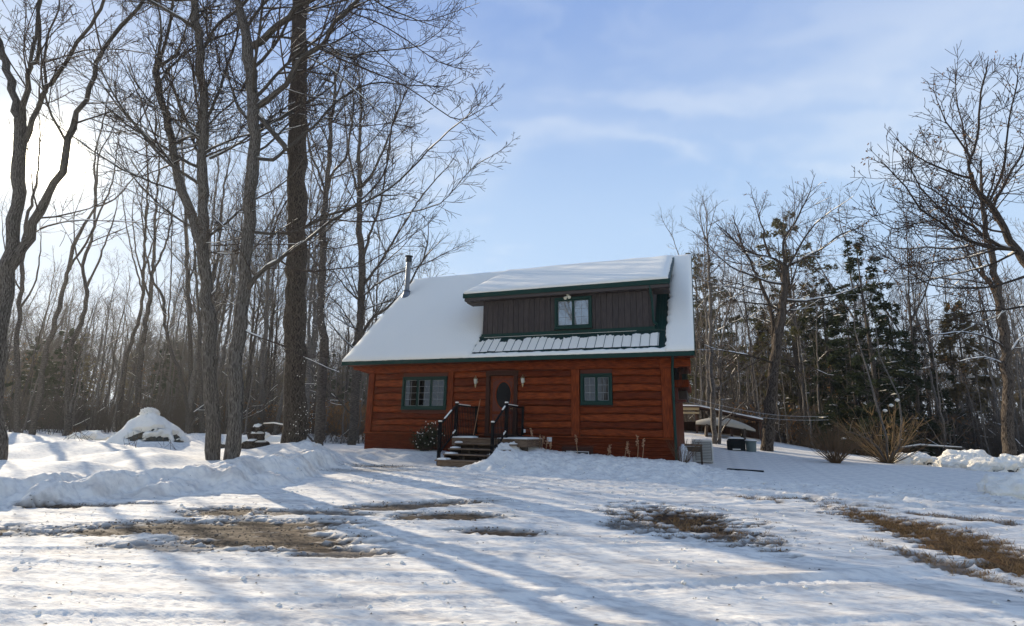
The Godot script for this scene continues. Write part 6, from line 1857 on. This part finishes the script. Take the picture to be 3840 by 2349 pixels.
func build_woods() -> void:
	var bare: Array[Node3D] = []
	var specs := [[101, 21.0, 0.17, 0.4, 1.0, 1], [102, 19.0, 0.14, 0.5, 0.9, 0], [103, 23.0, 0.20, 0.38, 1.1, 2], [104, 17.0, 0.12, 0.45, 0.85, 0], [105, 20.0, 0.155, 0.3, 1.0, 2], [106, 18.0, 0.11, 0.55, 0.8, 1], [107, 22.0, 0.18, 0.5, 1.0, 1]]
	for s in specs:
		var t := forest_tree(s[0], s[1], s[2], s[3], s[4], s[5])
		var o := Node3D.new()
		part("trunk", t.w, M.bark_wood if s[0] % 3 == 0 else M.bark_pale, o)
		part("crown", t.c, M.twig if s[0] % 3 == 0 else M.twig_grey, o)
		part("snow", t.s, M.snow, o).set_meta("kind", "stuff")
		bare.append(o)
	var conif: Array[Node3D] = []
	for s in [[201, 15.0, 0.20, 3.9, 0.06, 1.0, 0.14, "needles"], [202, 12.0, 0.15, 2.6, 0.30, 1.3, 0.04, "needles_dark"], [203, 16.5, 0.2, 3.4, 0.02, 0.9, 0.28, "needles_brown"], [204, 8.0, 0.10, 2.2, 0.34, 1.4, 0.03, "needles_dark"], [205, 6.0, 0.07, 1.7, 0.22, 1.3, 0.04, "needles_brown"]]:
		var a := conifer(s[0], s[1], s[2], s[3], s[4], s[5], s[6])
		var o := Node3D.new()
		part("trunk", a[0], M.bark_wood, o)
		part("needles", a[1], M[s[7]], o)
		part("snow", a[2], M.snow, o).set_meta("kind", "stuff")
		conif.append(o)
	var saps: Array[Node3D] = []
	for s in [[301, 6.5, 0.0], [302, 5.0, 0.0], [303, 8.0, 0.0], [304, 4.0, 0.7]]:
		var t := sapling(s[0], s[1], s[2])
		var o := Node3D.new()
		part("trunk", t.w, M.bark_pale, o)
		if t.c.ix.size(): part("crown", t.c, M.twig_grey, o)
		if t.s.ix.size(): part("snow", t.s, M.snow, o).set_meta("kind", "stuff")
		if t.lf.ix.size(): part("leaves", t.lf, M.dead_leaf, o)
		saps.append(o)
	rng.seed = 4242
	var taken: Array[Vector2] = []
	var free := func(x: float, z: float, gap: float) -> bool:
		for q in taken:
			if q.distance_squared_to(Vector2(x, z)) < gap * gap: return false
		taken.append(Vector2(x, z))
		return true
	# zones: bearing from, to, near, far, count, size from, to, what (0 bare, 1 conifer, 2 sapling), kinds
	var zones := [
		[40, 51, 38, 62, 40, 0.82, 1.08, 0, [0, 1, 2, 3, 4, 5, 6]],
		[29, 40, 40, 66, 18, 0.72, 0.95, 0, [1, 3, 5, 0]],
		[51, 58, 42, 62, 9, 0.72, 0.95, 0, [1, 3, 5]],
		[57, 75, 50, 64, 4, 0.7, 0.9, 0, [1, 3, 5]],
		[46, 67, 46, 68, 34, 0.48, 0.62, 0, [0, 1, 3, 5]],
		[82, 112, 30, 60, 4, 0.8, 1.0, 0, [0, 1, 3, 5]],
		[-26, 1.5, 35, 58, 84, 0.58, 0.78, 0, [0, 1, 3, 4, 5]],
		[26, 31, 44, 62, 8, 0.6, 0.72, 0, [1, 3, 5]],
		[30, 66, 46, 66, 18, 0.7, 1.1, 1, [3, 4, 3]],
		[-22, -1, 44, 60, 9, 0.7, 0.95, 1, [0, 1, 2, 3, 4]],
		[-3, 2.8, 44, 58, 5, 0.8, 0.95, 1, [0, 2, 1]],
		[29, 66, 36, 46, 36, 0.8, 1.2, 2, [0, 1, 2, 3]],
		[-24, 1.0, 33, 42, 56, 0.8, 1.25, 2, [0, 1, 2, 3]],
		[132, 168, 15, 34, 15, 0.8, 1.0, 0, [0, 1, 2, 4]],
		[168, 235, 18, 34, 6, 0.8, 1.0, 0, [0, 1, 2, 4]],
	]
	for zn in zones:
		var made := 0
		var tries := 0
		while made < zn[4] and tries < 4000:
			tries += 1
			var b := deg_to_rad(rf(zn[0], zn[1]))
			var d := sqrt(rf(zn[2] * zn[2], zn[3] * zn[3]))
			var x := EYE.x - sin(b) * d
			var z := EYE.z - cos(b) * d
			if not free.call(x, z, 2.0 if zn[7] < 2 else 1.2): continue
			made += 1
			var kind: int = zn[8][rng.randi() % zn[8].size()]
			var lean := V(rf(-1, 1), 0, rf(-1, 1)) * (0.06 if zn[7] == 0 else 0.04)
			var ld := rad_to_deg(lean.x) * cos(deg_to_rad(20)) + rad_to_deg(lean.z) * 0.3
			var how := "upright" if absf(ld) < 1.6 else ("right leaning" if ld > 0 else "left leaning")
			var row := "front" if d < zn[2] + (zn[3] - zn[2]) * 0.3 else ("second row" if d < zn[2] + (zn[3] - zn[2]) * 0.65 else "deep")
			var at := V(x, ground(x, z), z)
			var sz := rf(zn[5], zn[6])
			if zn[7] == 0:
				var fat := "stout" if specs[kind][2] * sz > 0.155 else "slender"
				plant(bare[kind], at, rf(0, TAU), sz, lean, "%s %s bare tree %s" % [fat, how, "at wood edge" if row == "front" else ("in second row" if row == "second row" else "deep in wood")], "bare trees of the woods", "bare_tree")
			elif zn[7] == 1:
				plant(conif[kind], at, rf(0, TAU), sz, lean * 0.3, ["tall green pine", "dark drooping hemlock", "thin brownish pine", "low dark hemlock", "small brownish fir"][kind] + (" at the wood edge" if row == "front" else " in the wood"), "conifers of the woods", "conifer")
			else:
				plant(saps[kind], at, rf(0, TAU), sz, lean, ["tall bare sapling", "bare sapling", "very tall bare sapling", "low sapling with brown leaves"][kind] + " " + how, "saplings along the woods", "sapling")
	# the conifers that stand out
	for c in [[-8.4, 40.0, 0, 1.12], [-11.0, 37.0, 1, 0.9], [-14.3, 33.0, 1, 0.98], [-16.2, 34.0, 3, 1.0], [-12.8, 34.5, 3, 1.1], [-18.0, 38.0, 3, 0.9], [0.4, 44.0, 0, 1.0], [-6.0, 42.0, 4, 1.5], [6.2, 66.0, 0, 1.3], [-20.5, 39.0, 4, 1.4]]:
		var b := deg_to_rad(c[0])
		var at := V(EYE.x - sin(b) * c[1], 0, EYE.z - cos(b) * c[1])
		at.y = ground(at.x, at.z)
		plant(conif[c[2]], at, rf(0, TAU), c[3], Vector3.ZERO, ["tallest green pine", "broad dark hemlock", "gaunt brownish pine", "dense low hemlock", "bushy brownish fir"][c[2]], "conifers of the woods", "conifer")
	label_woods()
	# ground layer and the far wood that reads as one mass
	var mt := MB.new()
	rng.seed = 99
	for k in 16:
		var a := V(rf(-0.7, 0.7), 0, rf(-0.7, 0.7))
		var tip := a + V(rf(-0.5, 0.5), rf(0.7, 2.3), rf(-0.5, 0.5))
		stick(mt, a, tip, 0.012, 0.005, 0.08, 4, 3)
		for q in 5:
			var s := a.lerp(tip, rf(0.3, 1.0))
			stick(mt, s, s + (rv() + V(0, 0.6, 0)).normalized() * rf(0.2, 0.6), 0.006, 0.004, 0.05, 3, 3)
	scatter("undergrowth", mt.done(), M.brush, "thin brown brush filling the woods at ground level", 900, [[29, 66, 37, 62], [-25, 2.0, 33, 60], [26, 31, 45, 60]], 0.7, 1.5)
	var ml := MB.new()
	for k in 60:
		var c := V(rf(-0.9, 0.9), rf(0.2, 1.9), rf(-0.9, 0.9))
		var a := rv().normalized() * 0.10
		var b := a.cross(rv()).normalized() * 0.05
		ml.tri3(c - b, c + b, c + a, a.cross(b).normalized())
		ml.tri3(c - b, c - a, c + b, a.cross(b).normalized())
	scatter("dead_leaf_brush", ml.done(), M.dead_leaf, "brown beech leaves still hanging low in the woods", 260, [[30, 50, 40, 60], [31, 40, 38, 50], [-25, 0, 35, 56]], 0.8, 1.4)
	var far := forest_tree(150, 17.0, 0.16, 0.3, 1.5, 1)
	var fm := MB.new()
	fm.v = far.w.v; fm.n = far.w.n; fm.u = far.w.u; fm.ix = far.w.ix
	var base := fm.v.size()
	fm.v.append_array(far.c.v); fm.n.append_array(far.c.n); fm.u.append_array(far.c.u)
	for i in far.c.ix: fm.ix.append(i + base)
	scatter("far_woods", fm.done(), M.twig_grey, "far wood standing behind the trees as one mass", 300, [[29, 70, 60, 110], [-28, 2.5, 58, 100]], 0.75, 1.0)
	var fc := conifer(260, 11.0, 0.14, 2.4, 0.2, 0.6, 0.06)
	scatter("far_conifers", (fc[1] as MB).done(), M.needles_brown, "far conifers closing the view through the woods", 120, [[29, 68, 62, 100], [-28, 2.5, 55, 90]], 0.55, 0.95)
func scatter(called: String, mesh: Mesh, m: Material, label: String, count: int, zones: Array, s0: float, s1: float) -> void:
	var mm := MultiMesh.new()
	mm.transform_format = MultiMesh.TRANSFORM_3D
	mm.mesh = mesh
	mm.instance_count = count
	for i in count:
		var zn: Array = zones[i % zones.size()] if i % 3 else zones[0]
		var b := deg_to_rad(rf(zn[0], zn[1]))
		var d := sqrt(rf(zn[2] * zn[2], zn[3] * zn[3]))
		var x := EYE.x - sin(b) * d
		var z := EYE.z - cos(b) * d
		mm.set_instance_transform(i, Transform3D(Basis(Vector3.UP, rf(0, TAU)) * Basis.from_scale(Vector3.ONE * rf(s0, s1)), V(x, ground(x, z) - 0.02, z)))
	var o := MultiMeshInstance3D.new()
	o.name = numbered(called)
	o.multimesh = mm
	o.material_override = m
	add_child(o, true)
	tag(o, label, "", "", "stuff")

# ---------------------------------------------------------------- small stuff on the ground
func strew(called: String, mesh: Mesh, m: Material, label: String, spots: Array) -> void:
	var mm := MultiMesh.new()
	mm.transform_format = MultiMesh.TRANSFORM_3D
	mm.mesh = mesh
	mm.instance_count = spots.size()
	for i in spots.size(): mm.set_instance_transform(i, spots[i])
	var o := MultiMeshInstance3D.new()
	o.name = numbered(called)
	o.multimesh = mm
	o.material_override = m
	add_child(o, true)
	tag(o, label, "", "", "stuff")
func spot(x: float, z: float, s: float, sink: float, flat := 1.0) -> Transform3D:
	return Transform3D(Basis(Vector3.UP, rf(0, TAU)) * Basis(Vector3.RIGHT, rf(-0.3, 0.3)) * Basis.from_scale(V(s, s * flat, s)), V(x, height(x, z) - sink, z))
func lump_mesh(seed_: float) -> ArrayMesh:
	var mb := MB.new()
	var f := func(i: int, j: int) -> Vector3:
		var a := TAU * i / 9.0
		var el := lerpf(-PI * 0.5, PI * 0.5, j / 5.0)
		var d := V(cos(a) * cos(el), sin(el), sin(a) * cos(el))
		return d * (1.0 + 0.35 * nz1.get_noise_3d(d.x * 1.3 + seed_, d.y * 1.3, d.z * 1.3))
	mb.grid(10, 6, f, true)
	return mb.done()
func build_litter() -> void:
	rng.seed = 555
	var gravel: Array[Transform3D] = []
	var grass: Array[Transform3D] = []
	var bits: Array[Transform3D] = []
	var clods: Array[Transform3D] = []
	var n := 0
	while n < 60000:
		n += 1
		var x := rf(1.0, 18.5)
		var z := rf(2.5, 15.8)
		var b := bare(x, z)
		if b.x > 0.45 and rng.randf() < 0.26: gravel.append(spot(x, z, rf(0.005, 0.013) * (2.0 if rng.randf() < 0.06 else 1.0), -0.002, 0.7))
		if b.y > 0.4 and rng.randf() < 0.22: gravel.append(spot(x, z, rf(0.005, 0.014), -0.002, 0.6))
		if (b.z > 0.3 or (b.y > 0.35 and rng.randf() < 0.5)) and grass.size() < 9000: grass.append(spot(x, z, rf(0.6, 1.3), 0.01))
		if n % 70 == 0 or (n % 9 == 0 and b.x + b.y + b.z > 0.05 and b.x + b.y + b.z < 0.5): bits.append(spot(x, z, rf(0.4, 1.0), -0.004))
	for i in 900:
		var x := rf(3.0, 17.5)
		var z := rf(3.5, 15.8)
		var k := nz1.get_noise_2d(x * 0.5 + 40.0, z * 0.9)
		var bb := bare(x, z)
		if (k > 0.2 or z > 14.6) and bb.x + bb.y + bb.z < 0.05: clods.append(spot(x, z, rf(0.010, 0.032) * (1.6 if rng.randf() < 0.08 else 1.0), 0.0, 0.7))
	strew("gravel", lump_mesh(1.0), M.pebble, "loose gravel and grit on the thawed drive", gravel)
	var mb := MB.new()
	for k in 7:
		var a := V(rf(-0.05, 0.05), 0, rf(-0.05, 0.05))
		var d := V(rf(-0.08, 0.08), rf(0.015, 0.05), rf(-0.08, 0.08))
		var w := d.cross(Vector3.UP).normalized() * 0.0035
		mb.tri3(a - w, a + w, a + d, V(0, 1, 0))
	strew("dead_grass", mb.done(), M.straw, "flattened dead grass showing through the snow", grass)
	mb = MB.new()
	mb.tri3(V(-0.02, 0.004, 0), V(0.0, 0.012, 0.014), V(0.024, 0.003, 0.002), Vector3.UP)
	mb.tri3(V(-0.02, 0.004, 0), V(0.024, 0.003, 0.002), V(0.004, 0.010, -0.014), Vector3.UP)
	strew("leaf_litter", mb.done(), M.leaf_litter, "dark leaf scraps and twigs scattered on the snow", bits)
	strew("snow_clods", lump_mesh(5.0), M.snow, "small clods of broken snow along the drive", clods)
